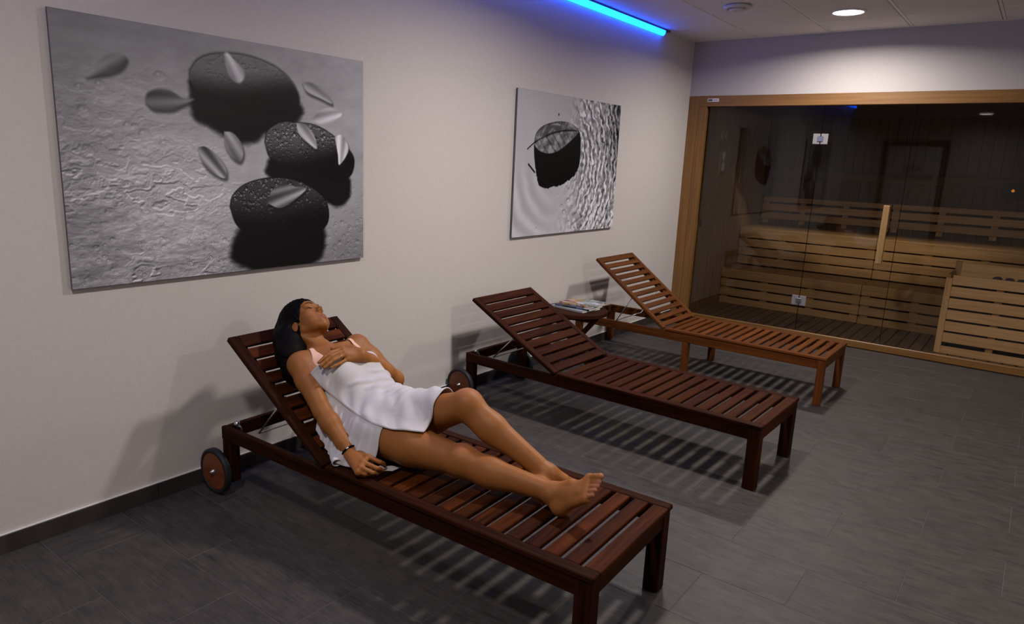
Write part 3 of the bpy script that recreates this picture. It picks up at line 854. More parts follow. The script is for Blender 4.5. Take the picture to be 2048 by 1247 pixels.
# ---- arms
ARM0 = len(PR)
RE, RW = np.array([.712, .694, .497]), np.array([.897, .678, .380])
cone(Rsh, Rsh + (RE - Rsh) * .35, .049, .045, k=.03)
cone(Rsh + (RE - Rsh) * .35, RE, .046, .037, k=.03)
RD = (RW - RE)
chain([RE, RE + RD * .3, RE + RD * .75, RW], [.037, .0375, .028, .0245], 'armR', .02)
LE, LW = T(.228, .228, .075), T(.300, .012, .222)
cone(Lsh, Lsh + (LE - Lsh) * .35, .050, .045, k=.03)
cone(Lsh + (LE - Lsh) * .35, LE, .045, .039, k=.03)
LD = LW - LE
ball(LE, .037, 'armL', .02)
chain([LE, LE + LD * .3, LE + LD * .75, LW], [.038, .038, .029, .0250], 'armL', .02)
def hand(W, mcp, pip, tip, thumb, g, dors, r0=.0092):
    dors = np.array(dors) / np.linalg.norm(dors)
    mcp = [np.array(q) for q in mcp]; pip = [np.array(q) for q in pip]; tip = [np.array(q) for q in tip]
    lat = (mcp[0] - mcp[3]); lat /= np.linalg.norm(lat)
    ws = [W + lat * o for o in (.014, .005, -.005, -.013)]
    for a, b in zip(ws, mcp): cone(a - dors * .003, b - dors * .003, .0165, .0115, g, .012)
    for a, b in zip(mcp, mcp[1:]): cone(a - dors * .003, b - dors * .003, .0105, .0105, g, .008)
    for i in range(4):
        s = (1.0, 1.02, .97, .86)[i]
        m = pip[i] + (tip[i] - pip[i]) * .52 + dors * .0015
        cone(mcp[i], pip[i], r0 * s * 1.05, r0 * s * .92, g, .004)
        cone(pip[i], m, r0 * s * .92, r0 * s * .82, g, .003)
        cone(m, tip[i], r0 * s * .82, r0 * s * .70, g, .003)
        ball(mcp[i] + dors * .002, r0 * s * 1.08, g, .006)
    th = [np.array(q) for q in thumb]
    cone(W + lat * .012, th[0], .016, .0125, g, .012)
    cone(th[0], th[1], .0115, .0100, g, .006); cone(th[1], th[2], .0098, .0080, g, .004)
hand(RW, [(.990, .685, .388), (1.006, .648, .382), (1.019, .626, .373), (1.018, .612, .361)],
     [(1.041, .699, .377), (1.057, .668, .368), (1.056, .648, .357), (1.036, .630, .351)],
     [(1.036, .732, .347), (1.050, .708, .344), (1.052, .676, .342), (1.040, .656, .341)],
     [(.955, .716, .368), (.985, .738, .354), (1.012, .746, .346)], 'armR', (.25, -.25, .93))
hand(LW, [T(.352, -.052, .222), T(.338, -.060, .226), T(.320, -.062, .224), T(.302, -.056, .214)],
     [T(.349, -.116, .221), T(.328, -.126, .225), T(.309, -.126, .221), T(.291, -.106, .211)],
     [T(.330, -.178, .200), T(.311, -.184, .202), T(.297, -.174, .203), T(.288, -.148, .204)],
     [T(.352, .002, .216), T(.372, -.040, .207), T(.382, -.075, .200)], 'armL', BN + BU * .1)

ARM1 = len(PR)
# ---- head
def hE(c, r, rot=None, g='core', k=.015, sub=False):
    R = HR if rot is None else HR @ rot
    ell(HD(*c), np.array(r) * HS, R, g, k, sub)
def hC(a, b, ra, rb, k=.012, sub=False): cone(HD(*a), HD(*b), ra * HS, rb * HS, 'core', k, sub)
def rotE(t): c, s = math.cos(t), math.sin(t); return np.array([[1, 0, 0], [0, c, -s], [0, s, c]])
hE((0, -.014, .046), (.071, .094, .086), k=.03)
hE((0, .037, .060), (.057, .050, .056), k=.02)
hE((0, .030, -.012), (.054, .056, .054), k=.025)
for s in (1, -1):
    hE((.044 * s, .050, .004), (.020, .026, .018), k=.02)
    hC((.052 * s, .004, -.036), (.014 * s, .058, -.062), .012, .0125, .016)
    hE((.032 * s, .050, -.030), (.024, .028, .025), k=.025)
    hC((.014 * s, .085, .050), (.042 * s, .071, .048), .0065, .0065, .014)
    hE((.032 * s, .094, .030), (.017, .013, .0105), k=.012, sub=True)
    hE((.032 * s, .0745, .031), (.0140, .0105, .0105), k=.006)
hE((0, .066, -.0645), (.017, .018, .0155), k=.014)
hE((0, .074, -.042), (.024, .018, .017), k=.016)
hC((0, .080, .036), (0, .0985, .009), .0062, .0072, .010)
hE((0, .1035, .0070), (.0078, .0085, .0074), k=.007)
hE((0, .089, -.001), (.0115, .011, .008), k=.010)
for s in (1, -1):
    hE((.0105 * s, .0930, .0000), (.0050, .0085, .0058), k=.004)
    hE((.0060 * s, .0985, -.0050), (.0030, .0048, .0032), k=.0015, sub=True)
    hC((.022 * s, .082, -.0375), (.004 * s, .0925, -.0325), .0034, .0050, .004)
    hC((.020 * s, .082, -.0425), (0, .0905, -.0455), .0036, .0060, .004)
hC((-.021, .0885, -.0392), (.021, .0885, -.0392), .0014, .0014, .002, True)
hC((-.012, .097, -.0392), (.012, .097, -.0392), .0016, .0016, .002, True)
for s in (1, -1):
    er = np.array([[math.cos(.35 * s), -math.sin(.35 * s), 0], [math.sin(.35 * s), math.cos(.35 * s), 0], [0, 0, 1]]) @ rotE(-.15)
    hE((.0715 * s, -.012, .000), (.0075, .017, .030), er, k=.006)
    hE((.0805 * s, -.006, .004), (.0070, .0088, .0165), er, k=.003, sub=True)

GROUP_K = {'core': .0, 'legL': .018, 'armR': .012, 'armL': .010}
def sdf(P, arms=True):
    P = np.asarray(P, float); out = {}
    for i_, p in enumerate(PR):
        if not arms and ARM0 <= i_ < ARM1: continue
        d = prim_d(p, P); g = p[2]
        if g not in out: out[g] = d
        elif p[6]: out[g] = smax(out[g], -d, p[3])
        else: out[g] = smin(out[g], d, p[3])
    r = out['core']
    for g in ('legL', 'armR', 'armL'):
        if g in out: r = smin(r, out[g], GROUP_K[g])
    return r
def sdf_grad(P, e=.002, arms=True):
    g = np.stack([sdf(P + e * np.eye(3)[i], arms) - sdf(P - e * np.eye(3)[i], arms) for i in range(3)], -1)
    return g / (np.linalg.norm(g, axis=-1, keepdims=True) + 1e-9)

def body_grid(h):
    lo = np.min([p[4] for p in PR], 0) - .02; hi = np.max([p[5] for p in PR], 0) + .02
    n = np.ceil((hi - lo) / h).astype(int) + 1
    out = {}
    ax = [lo[i] + h * np.arange(n[i]) for i in range(3)]
    for p in PR:
        g = p[2]
        if g not in out: out[g] = np.full(n, .5, np.float32)
        m = p[3] + .012
        i0 = np.maximum(((p[4] - m - lo) / h).astype(int), 0); i1 = np.minimum(((p[5] + m - lo) / h).astype(int) + 2, n)
        sl = tuple(slice(i0[i], i1[i]) for i in range(3))
        X, Y_, Z = np.meshgrid(*[ax[i][i0[i]:i1[i]] for i in range(3)], indexing='ij')
        d = prim_d(p, np.stack([X, Y_, Z], -1)).astype(np.float32)
        o = out[g][sl]
        out[g][sl] = smax(o, -d, p[3]) if p[6] else smin(o, d, p[3])
    r = out['core']
    for g in ('legL', 'armR', 'armL'):
        if g in out: r = smin(r, out[g], GROUP_K[g])
    return r, lo, h

def surface_nets(V, lo, h):
    ins = V < 0
    n = np.array(V.shape) - 1
    cnt = np.zeros(n, np.int8)
    for c in np.ndindex(2, 2, 2):
        cnt += ins[c[0]:c[0] + n[0], c[1]:c[1] + n[1], c[2]:c[2] + n[2]]
    act = (cnt > 0) & (cnt < 8)
    cells = np.argwhere(act)
    idx = np.full(n, -1, np.int32); idx[act] = np.arange(len(cells))
    cv = {c: V[cells[:, 0] + c[0], cells[:, 1] + c[1], cells[:, 2] + c[2]] for c in np.ndindex(2, 2, 2)}
    acc = np.zeros((len(cells), 3)); num = np.zeros(len(cells))
    for c in np.ndindex(2, 2, 2):
        for a in range(3):
            if c[a] == 0:
                c2 = list(c); c2[a] = 1; c2 = tuple(c2)
                v0, v1 = cv[c], cv[c2]
                m = (v0 < 0) != (v1 < 0)
                t = np.where(m, v0 / np.where(np.abs(v0 - v1) < 1e-9, 1, v0 - v1), 0)
                pos = np.tile(np.array(c, float), (len(cells), 1)); pos[:, a] = t
                acc += np.where(m[:, None], pos, 0); num += m
    verts = lo + h * (cells + acc / num[:, None])
    faces = []
    for a in range(3):
        b, c = (a + 1) % 3, (a + 2) % 3
        s0 = [slice(1, -1)] * 3; s0[a] = slice(0, -1)
        s1 = [slice(1, -1)] * 3; s1[a] = slice(1, None)
        A, B_ = ins[tuple(s0)], ins[tuple(s1)]
        e = np.argwhere(A != B_)
        fl = A[tuple(e.T)]
        base = e.copy(); base[:, b] += 1; base[:, c] += 1
        def cell(db, dc):
            q = base.copy(); q[:, b] -= db; q[:, c] -= dc
            return idx[q[:, 0], q[:, 1], q[:, 2]]
        q = np.stack([cell(1, 1), cell(0, 1), cell(0, 0), cell(1, 0)], 1)
        q[~fl] = q[~fl][:, ::-1]
        faces.append(q)
    faces = np.concatenate(faces)
    return verts, faces[(faces >= 0).all(1)]

def fast_mesh(name, verts, faces, mat, parent=None, smooth=True):
    me = bpy.data.meshes.new(name)
    nf = len(faces); k = faces.shape[1]
    me.vertices.add(len(verts)); me.vertices.foreach_set('co', np.ascontiguousarray(verts, np.float32).ravel())
    me.loops.add(nf * k); me.loops.foreach_set('vertex_index', np.ascontiguousarray(faces, np.int32).ravel())
    me.polygons.add(nf); me.polygons.foreach_set('loop_start', np.arange(0, nf * k, k, dtype=np.int32))
    me.polygons.foreach_set('use_smooth', np.full(nf, smooth))
    me.update(calc_edges=True); me.validate()
    if mat: me.materials.append(mat)
    o = bpy.data.objects.new(name, me)
    return link(o, parent)

# ---- skin
def skin_mat():
    m, nt, N, Lk, P = new_mat('skin')
    at = N.new('ShaderNodeAttribute'); at.attribute_name = 'tone'
    tc = N.new('ShaderNodeTexCoord'); n = N.new('ShaderNodeTexNoise'); n.inputs['Scale'].default_value = 30; n.inputs['Detail'].default_value = 5
    Lk.new(tc.outputs['Object'], n.inputs['Vector'])
    hv = N.new('ShaderNodeHueSaturation'); mr = N.new('ShaderNodeMapRange'); mr.inputs['To Min'].default_value = .9; mr.inputs['To Max'].default_value = 1.1
    Lk.new(n.outputs['Fac'], mr.inputs['Value']); Lk.new(mr.outputs[0], hv.inputs['Value']); Lk.new(at.outputs['Color'], hv.inputs['Color'])
    Lk.new(hv.outputs[0], P.inputs['Base Color'])
    P.inputs['Roughness'].default_value = .52; P.inputs['Specular IOR Level'].default_value = .28
    P.inputs['Subsurface Weight'].default_value = .12; P.inputs['Subsurface Radius'].default_value = (1, .35, .2); P.inputs['Subsurface Scale'].default_value = .012
    n2 = N.new('ShaderNodeTexNoise'); n2.inputs['Scale'].default_value = 260; n2.inputs['Detail'].default_value = 3
    Lk.new(tc.outputs['Object'], n2.inputs['Vector'])
    b = N.new('ShaderNodeBump'); b.inputs['Strength'].default_value = .12; b.inputs['Distance'].default_value = .001
    Lk.new(n2.outputs['Fac'], b.inputs['Height']); Lk.new(b.outputs['Normal'], P.inputs['Normal'])
    return m
M['skin'] = skin_mat()
BODY_H = .0030
Vg, glo, gh = body_grid(BODY_H)
bv, bf = surface_nets(Vg, glo, gh)
del Vg
person = empty('person', (.88, .89, .33)); tag(person, 'dark-haired woman lying asleep on the nearest lounger in white towels', 'person')
PO = np.array([.88, .89, .33])
body = fast_mesh('body', bv - PO, bf, M['skin'], person)
# true tone differences: lips, cheeks, knees, nails
tone = np.tile(np.array(srgb(150, 95, 46)[:3]), (len(bv), 1))
def dab(c, r, col, f=.6):
    d = np.linalg.norm((bv - c) / np.array(r), axis=1); wgt = np.clip(1.6 - 1.6 * d, 0, 1)[:, None] * f
    tone[:] = tone * (1 - wgt) + np.array(srgb(*col)[:3]) * wgt
hl = (bv - HO) @ HR / HS
lipm = (np.abs(hl[:, 0]) < .0225) & (hl[:, 1] > .080) & (hl[:, 2] < -.0285) & (hl[:, 2] > -.0515) & (hl[:, 2] > -.0520 + np.abs(hl[:, 0]) * .45) & (hl[:, 2] < -.0278 - np.abs(hl[:, 0]) * .40)
tone[lipm] = np.array(srgb(150, 82, 68)[:3])
for s in (1, -1):
    dab(HD(.038 * s, .07, -.012), (.022,) * 3, (176, 106, 76), .5)
for k_ in (RK, LK): dab(k_ + np.array([0, 0, .05]), (.05,) * 3, (170, 106, 72), .4)
for t_ in RT + LT: dab(t_, (.018,) * 3, (176, 118, 90), .6)
a_ = body.data.color_attributes.new('tone', 'FLOAT_COLOR', 'POINT')
a_.data.foreach_set('color', np.c_[tone, np.ones(len(tone))].astype(np.float32).ravel())
# ------------------------------------------------------------------ hair
hair_pr_start = len(PR)
BODY_PR = list(PR)
PR.clear()
def HH(c, r, k=.02, sub=False): ell(HD(*c), np.array(r), HR, 'core', k, sub)
HH((0, -.022, .060), (.085, .110, .104))
hpath = [HD(.035, -.085, .045), HD(.062, -.075, -.010), T(.505, -.155, .066), T(.430, -.170, .040), T(.375, -.165, .022)]
for i, (ra, rb) in enumerate(((.058, .060), (.060, .056), (.052, .046), (.044, .024))):
    cone(hpath[i], hpath[i + 1], ra, rb, 'core', .03)
cone(HD(.0, -.09, .03), T(.53, -.085, .048), .07, .055, 'core', .03)
cone(T(.53, -.085, .045), T(.44, -.115, .026), .052, .028, 'core', .03)
cone(HD(-.04, -.07, .01), T(.50, .045, .040), .045, .026, 'core', .03)
cone(T(.50, .045, .040), T(.455, .06, .020), .026, .013, 'core', .02)
HH((0, .106, -.006), (.092, .093, .087), .010, True)
HH((.088, .004, -.018), (.030, .026, .034), .010, True)
hv_, hlo, hh = body_grid(.0042)
# keep the hair above the backrest boards
n_ = hv_.shape
gx = [hlo[i] + hh * np.arange(n_[i]) for i in range(3)]
GX, GY, GZ = np.meshgrid(*gx, indexing='ij')
wloc = (GX - HB[0]) * BN[0] + (GZ - HB[2]) * BN[2]
uloc = (GX - HB[0]) * BU[0] + (GZ - HB[2]) * BU[2]
hv_ = np.where(uloc < .735, np.maximum(hv_, (.002 - wloc).astype(np.float32)), hv_)
del GX, GY, GZ
hvv, hff = surface_nets(hv_, hlo, hh)
PR.clear(); PR.extend(BODY_PR)
# strands: fine ridges that run down the hair
q = (hvv - HO) @ HR
ang_ = np.arctan2(q[:, 0], -q[:, 1])
rr = np.random.RandomState(3)
ridge = sum(np.sin(ang_ * f + rr.rand() * 6 + q[:, 2] * rr.uniform(-14, 14)) * a for f, a in ((23, .0012), (37, .0010), (61, .0008), (90, .0006)))
dirs = q / (np.linalg.norm(q, axis=1, keepdims=True) + 1e-6)
hvv = hvv + (dirs @ HR.T) * ridge[:, None]
def hair_mat():
    m, nt, N, Lk, P = new_mat('black_hair')
    P.inputs['Base Color'].default_value = (.0035, .0028, .0026, 1); P.inputs['Roughness'].default_value = .6; P.inputs['Specular IOR Level'].default_value = .07
    tc = N.new('ShaderNodeTexCoord'); mp = N.new('ShaderNodeMapping'); mp.inputs['Scale'].default_value = (260, 260, 16); mp.inputs['Rotation'].default_value = (.2, -.7, 0)
    n = N.new('ShaderNodeTexNoise'); n.inputs['Scale'].default_value = 1; n.inputs['Detail'].default_value = 2
    b = N.new('ShaderNodeBump'); b.inputs['Strength'].default_value = .5; b.inputs['Distance'].default_value = .002
    Lk.new(tc.outputs['Object'], mp.inputs[0]); Lk.new(mp.outputs[0], n.inputs['Vector']); Lk.new(n.outputs['Fac'], b.inputs['Height']); Lk.new(b.outputs['Normal'], P.inputs['Normal'])
    return m
M['hair'] = hair_mat()
hair = fast_mesh('hair', hvv - PO, hff, M['hair'], person)
hair['label'] = 'long loose black hair'
bm = bmesh.new()
for i in range(9):
    a = rr.uniform(.1, .9); s0 = HD(rr.uniform(-.03, .05), -.10 + rr.uniform(-.02, .02), .10 - .10 * a)
    e0 = s0 - HF * rr.uniform(.01, .05) - HK * rr.uniform(.03, .10) + HE * rr.uniform(-.01, .04)
    mid = (s0 + e0) / 2 - HF * rr.uniform(.01, .025) + HK * .02
    pts = [s0 * (1 - t) ** 2 + 2 * mid * t * (1 - t) + e0 * t * t for t in np.linspace(0, 1, 9)]
    add_tube(bm, [p_ - PO for p_ in pts], .0006, 4, False)
bm_obj('loose_strands', bm, M['hair'], hair, smooth=True)

# ------------------------------------------------------------------ brows and lashes
def on_face(e, f, k, lift=.0):
    p = HD(e, f + .02, k)
    for _ in range(60):
        s = float(np.clip(sdf(p[None])[0] - lift, -.01, .01))
        p = p - HF * s * .8
        if abs(s) < 1e-5: break
    return p
M['brow'] = plain('brow', (.010, .006, .005, 1), .7)
for s in (1, -1):
    bm = bmesh.new()
    pts = [on_face(e * s, f, k, .0006) - PO for e, f, k in ((.013, .09, .047), (.021, .09, .0525), (.030, .088, .0565), (.038, .083, .0565), (.046, .073, .051))]
    add_tube(bm, pts, [.0016, .0024, .0024, .0019, .0007], 8)
    bm_obj('eyebrow', bm, M['brow'], person, smooth=True)
    bm = bmesh.new()
    pts = [on_face(e * s, f, k, .0008) - PO for e, f, k in ((.019, .085, .0265), (.025, .087, .0243), (.032, .087, .0235), (.039, .083, .0245), (.046, .076, .0275))]
    add_tube(bm, pts, [.0008, .0018, .0024, .0022, .0010], 8)
    bm_obj('eyelashes', bm, M['brow'], person, smooth=True)

# ------------------------------------------------------------------ wristband and ring
def torus(bm, c, axis, R_, r_, a0=0.0, a1=2 * math.pi, seg=28, flat=1.0):
    axis = np.array(axis) / np.linalg.norm(axis); x = np.cross(axis, [0, 0, 1.0]); x /= np.linalg.norm(x); y = np.cross(axis, x)
    pts = [np.array(c) + R_ * (math.cos(a) * x + math.sin(a) * y) for a in np.linspace(a0, a1, seg)]
    add_tube(bm, pts, r_, 8)
wc = RE + RD * .965
bm = bmesh.new(); torus(bm, wc - PO, RD, .0275, .0044)
wb = bm_obj('wristband', bm, M['seal'], person, smooth=True); wb['label'] = 'black cord wristband'
bm = bmesh.new(); ax_ = RD / np.linalg.norm(RD); x_ = np.cross(ax_, [0, 0, 1.0]); x_ /= np.linalg.norm(x_); y_ = np.cross(ax_, x_)
d_ = np.array([.55, -.75, .75]); a_m = math.atan2(d_ @ y_, d_ @ x_)
torus(bm, wc - PO, RD, .0290, .0042, a_m - .17, a_m + .17, 10)
bm_obj('metal_sleeve', bm, M['steel'], wb, smooth=True)
m3, p3 = T(.320, -.062, .224), T(.309, -.126, .221)
bm = bmesh.new(); torus(bm, m3 * .55 + p3 * .45 - PO, p3 - m3, .0098, .0011, seg=20)
rg = bm_obj('ring', bm, M['steel'], person, smooth=True); rg['label'] = 'thin silver ring'

# ------------------------------------------------------------------ cloth
def cloth_mat(name, col, rough=.95, weave=900):
    m, nt, N, Lk, P = new_mat(name)
    P.inputs['Base Color'].default_value = col; P.inputs['Roughness'].default_value = rough; P.inputs['Specular IOR Level'].default_value = .1
    P.inputs['Sheen Weight'].default_value = .25
    tc = N.new('ShaderNodeTexCoord'); n = N.new('ShaderNodeTexNoise'); n.inputs['Scale'].default_value = weave; n.inputs['Detail'].default_value = 1
    n2 = N.new('ShaderNodeTexNoise'); n2.inputs['Scale'].default_value = 55; n2.inputs['Detail'].default_value = 4
    ad = N.new('ShaderNodeMath'); ad.operation = 'MULTIPLY_ADD'; ad.inputs[1].default_value = .35
    Lk.new(tc.outputs['Object'], n.inputs['Vector']); Lk.new(tc.outputs['Object'], n2.inputs['Vector'])
    Lk.new(n.outputs['Fac'], ad.inputs[0]); Lk.new(n2.outputs['Fac'], ad.inputs[2])
    b = N.new('ShaderNodeBump'); b.inputs['Strength'].default_value = .35; b.inputs['Distance'].default_value = .002
    Lk.new(ad.outputs[0], b.inputs['Height']); Lk.new(b.outputs['Normal'], P.inputs['Normal'])
    return m
M['towel'] = cloth_mat('white_cotton', (.56, .545, .555, 1))
M['camisole'] = cloth_mat('peach_cotton', srgb(236, 190, 168), .85, 1500)

def polyline(pts, n):
    pts = np.array(pts, float)
    # smooth Catmull-Rom through the points, evenly respaced
    P_ = np.vstack([2 * pts[0] - pts[1], pts, 2 * pts[-1] - pts[-2]])
    out = []
    for i in range(1, len(P_) - 2):
        for t in np.linspace(0, 1, 24, endpoint=False):
            a, b, c, d = P_[i - 1:i + 3]
            out.append(.5 * (2 * b + (c - a) * t + (2 * a - 5 * b + 4 * c - d) * t * t + (3 * b - a - 3 * c + d) * t ** 3))
    out.append(pts[-1]); out = np.array(out)
    L = np.r_[0, np.cumsum(np.linalg.norm(np.diff(out, axis=0), axis=1))]
    s = np.linspace(0, L[-1], n)
    return np.stack([np.interp(s, L, out[:, i]) for i in range(3)], 1)

def drape(top, bottom, left, right, nu, nv, off, iters=40, keep=0.0, extra=None):
    """Coons patch between four edges, relaxed over the body like a soft sheet. u runs along top/bottom."""
    A, B_ = polyline(top, nu), polyline(bottom, nu); C, D = polyline(left, nv), polyline(right, nv)
    u = np.linspace(0, 1, nu)[:, None, None]; v = np.linspace(0, 1, nv)[None, :, None]
    G = (1 - v) * A[:, None] + v * B_[:, None] + (1 - u) * C[None] + u * D[None] \
        - ((1 - u) * (1 - v) * A[0] + u * (1 - v) * A[-1] + (1 - u) * v * B_[0] + u * v * B_[-1])
    def push(G):
        P_ = G.reshape(-1, 3)
        for _ in range(3):
            s = sdf(P_, False) - off
            m = s < 0
            if not m.any(): break
            g = sdf_grad(P_[m], arms=False)
            P_[m] -= g * s[m][:, None]
        if extra is not None: P_ = extra(P_)
        return P_.reshape(G.shape)
    G = push(G)
    for it in range(iters):
        Hn = G.copy()
        Hn[1:-1, 1:-1] = (G[:-2, 1:-1] + G[2:, 1:-1] + G[1:-1, :-2] + G[1:-1, 2:]) / 4
        Hn[1:-1, 0] = (G[:-2, 0] + G[2:, 0] + 2 * G[1:-1, 0]) / 4
        Hn[1:-1, -1] = (G[:-2, -1] + G[2:, -1] + 2 * G[1:-1, -1]) / 4
        Hn[0, 1:-1] = (G[0, :-2] + G[0, 2:] + 2 * G[0, 1:-1]) / 4
        Hn[-1, 1:-1] = (G[-1, :-2] + G[-1, 2:] + 2 * G[-1, 1:-1]) / 4
        G = push(G * .35 + Hn * .65)
    return G

def grid_normals(G):
    du = np.gradient(G, axis=0); dv = np.gradient(G, axis=1)
    n = np.cross(du, dv); return n / (np.linalg.norm(n, axis=-1, keepdims=True) + 1e-9)

def cloth_obj(name, G, mat, parent, thick=.0028, org=PO):
    nu, nv = G.shape[:2]
    i = np.arange(nu * nv).reshape(nu, nv)
    f = np.stack([i[:-1, :-1], i[1:, :-1], i[1:, 1:], i[:-1, 1:]], -1).reshape(-1, 4)
    o = fast_mesh(name, G.reshape(-1, 3) - org, f, mat, parent)
    md = o.modifiers.new('thickness', 'SOLIDIFY'); md.thickness = thick; md.offset = 1.0
    return o

def above_deck(P_):
    # nothing sinks into the slats or the backrest
    z0 = .3325
    w_ = (P_ - HB) @ BN
    on_back = P_[:, 0] < HB[0] + .004
    P_ = P_.copy()
    m = on_back & (w_ < .003); P_[m] += BN * (.003 - w_[m])[:, None]
    P_[:, 2] = np.where(P_[:, 0] >= HB[0] - .01, np.maximum(P_[:, 2], z0), P_[:, 2])
    return P_

# upper towel: chest to thighs
top_e = [T(.332, -.190, .138), T(.338, -.165, .170), T(.335, -.10, .215), T(.328, -.005, .195), T(.318, .09, .205), T(.300, .155, .140), T(.285, .165, .09)]
hem_e = [(1.161, .806, .500), (1.150, .838, .506), (1.145, .876, .545), (1.135, .915, .612), (1.128, .965, .628), (1.118, 1.020, .590), (1.10, 1.055, .530)]
near_e = [T(.332, -.190, .138), T(.285, -.178, .122), T(.205, -.150, .118), T(.125, -.140, .135), (.899, .742, .500), (.973, .748, .492), (1.051, .760, .494), (1.117, .777, .502), (1.161, .806, .500)]
far_e = [T(.285, .165, .09), T(.18, .150, .085), T(.08, .150, .095), (.90, 1.050, .46), (1.0, 1.062, .50), (1.10, 1.055, .530)]
G1 = drape(near_e, far_e, top_e, hem_e, 96, 72, .007, 30)
n1 = grid_normals(G1)
if (n1[48, 36] @ np.array([.4, -.2, .9])) < 0: n1 = -n1
u = np.linspace(0, 1, 96)[:, None]; v = np.linspace(0, 1, 72)[None, :]
def bump_(x, s): return np.exp(-(x / s) ** 2)
fold = np.zeros((96, 72))
# long folds that sweep from the near flank up to the far waist, as gravity pulls the sheet into the lap
for c0, sl, cv, wd, am, lo_, hi_ in ((.30, .14, .20, .018, .0060, .15, .75), (.40, .22, .28, .022, .0075, .25, .95), (.50, .26, .20, .018, .0060, .35, 1.0), (.585, .20, .10, .020, .0070, .4, 1.0), (.20, .10, .12, .016, .0045, .45, 1.0), (.68, .02, -.10, .022, .0045, .2, .8)):
    line = c0 + sl * (v - .5) - cv * (v - .5) ** 2
    fold += 1.5 * am * bump_(u - line, wd) * np.clip((v - lo_) / .12, 0, 1) * np.clip((hi_ - v) / .10 + .3, 0, 1)
r2 = np.random.RandomState(11)
for _ in range(10):
    kx, ky, ph = r2.uniform(4, 16), r2.uniform(3, 12), r2.uniform(0, 6.28)
    fold += .0011 * np.sin(kx * u * 6.28 / 2 + ky * v * 6.28 / 2 + ph)
edge = np.minimum(np.minimum(u, 1 - u) / .03, np.minimum(v, 1 - v) / .03)
fold *= np.clip(edge, .25, 1)
G1 = G1 + n1 * np.maximum(fold, -.0035)[..., None]
tw = empty('bath_towel', PO); tag(tw, 'white bath towel spread over the woman from chest to thighs', 'towel', 'white towels on the woman')
if grid_normals(G1)[48, 36] @ np.array([.4, -.2, .9]) < 0: G1 = G1[::-1]
cloth_obj('sheet', G1, M['towel'], tw)
# stitched hems
def hem_strip(G, sl, nm, w=.004):
    bm = bmesh.new(); add_tube(bm, [p_ - PO for p_ in G[sl]], .0022, 6)
    bm_obj('hem', bm, M['towel'], tw if nm == 1 else tw2, smooth=True)
hem_strip(G1, (slice(None), 0), 1); hem_strip(G1, (0, slice(None)), 1); hem_strip(G1, (-1, slice(None)), 1)

# lower towel: wrapped round the hips, hanging down the near side to the slats
top2 = [T(.255, -.150, .125), T(.19, -.125, .135), T(.11, -.110, .150), (.90, .775, .508), (.965, .768, .500), (.992, .768, .497)]
bot2 = [T(.150, -.228, .006), T(.06, -.236, .006), (.838, .648, .338), (.880, .640, .336), (.930, .655, .335), (1.00, .690, .335)]
lef2 = [T(.255, -.150, .125), T(.225, -.185, .070), T(.150, -.228, .006)]
rig2 = [(.992, .768, .497), (1.000, .732, .455), (1.006, .716, .40), (1.00, .690, .335)]
G2 = drape(top2, bot2, lef2, rig2, 84, 48, .0045, 12, extra=above_deck)
n2 = grid_normals(G2)
if (n2[40, 20] @ np.array([.2, -.9, .3])) < 0: n2 = -n2
u = np.linspace(0, 1, 84)[:, None]; v = np.linspace(0, 1, 48)[None, :]
fold = np.zeros((84, 48))
for c0, lean, wd, am in ((.10, .06, .020, .010), (.20, .10, .024, .013), (.31, .08, .022, .012), (.42, .06, .026, .014), (.53, .02, .022, .011), (.64, -.03, .026, .012), (.78, -.02, .02, .006), (.88, 0, .018, .005)):
    fold += 1.4 * am * bump_(u - c0 - lean * v, wd * (1 + .5 * v)) * np.clip((v - .16) * 2.2, 0, 1)
fold *= np.clip(np.minimum(u, 1 - u) / .02, .3, 1)
G2 = G2 + n2 * fold[..., None]
G2 = above_deck(G2.reshape(-1, 3)).reshape(G2.shape)
if grid_normals(G2)[40, 20] @ np.array([.2, -.9, .3]) < 0: G2 = G2[::-1]
tw2 = empty('bath_towel', PO); tag(tw2, 'white towel wrapped round the woman\'s hips, hanging to the slats', 'towel', 'white towels on the woman')
cloth_obj('sheet', G2, M['towel'], tw2)
hem_strip(G2, (0 if np.linalg.norm(G2[0, 0] - np.array(rig2[0])) < .08 else -1, slice(None)), 2)
# a rolled corner of it lies on the side board, its tail under the thigh
bm = bmesh.new()
rc = [np.array(q) for q in ((.800, .668, .385), (.822, .655, .368), (.846, .643, .356), (.868, .632, .352), (.884, .624, .350))]
seg = 12; rings = []
for i, c in enumerate(rc):
    d = rc[min(i + 1, 4)] - rc[max(i - 1, 0)]; d /= np.linalg.norm(d)
    a = np.cross(d, [0, 0, 1.0]); a /= np.linalg.norm(a); b = np.cross(a, d)
    r_ = (.010, .014, .017, .018, .018)[i]
    rings.append([bm.verts.new(Vector(c - PO + r_ * (math.cos(t) * a + .85 * math.sin(t) * b))) for t in np.linspace(0, 2 * math.pi, seg, endpoint=False)])
for A, B_ in zip(rings, rings[1:]):
    for k in range(seg): bm.faces.new((A[k], A[(k + 1) % seg], B_[(k + 1) % seg], B_[k]))
bmesh.ops.recalc_face_normals(bm, faces=bm.faces)
o = bm_obj('rolled_corner', bm, M['towel'], tw2, smooth=True)
md = o.modifiers.new('thickness', 'SOLIDIFY'); md.thickness = .002; md.offset = -1
tail = np.array([[(1.00 + .065 * a, .695 + .045 * a + .05 * b, .3335 + .004 * math.sin(9 * a + 3 * b) * (1 - a)) for b in np.linspace(0, 1, 8)] for a in np.linspace(0, 1, 16)])
cloth_obj('tail', tail, M['towel'], tw2, .002)

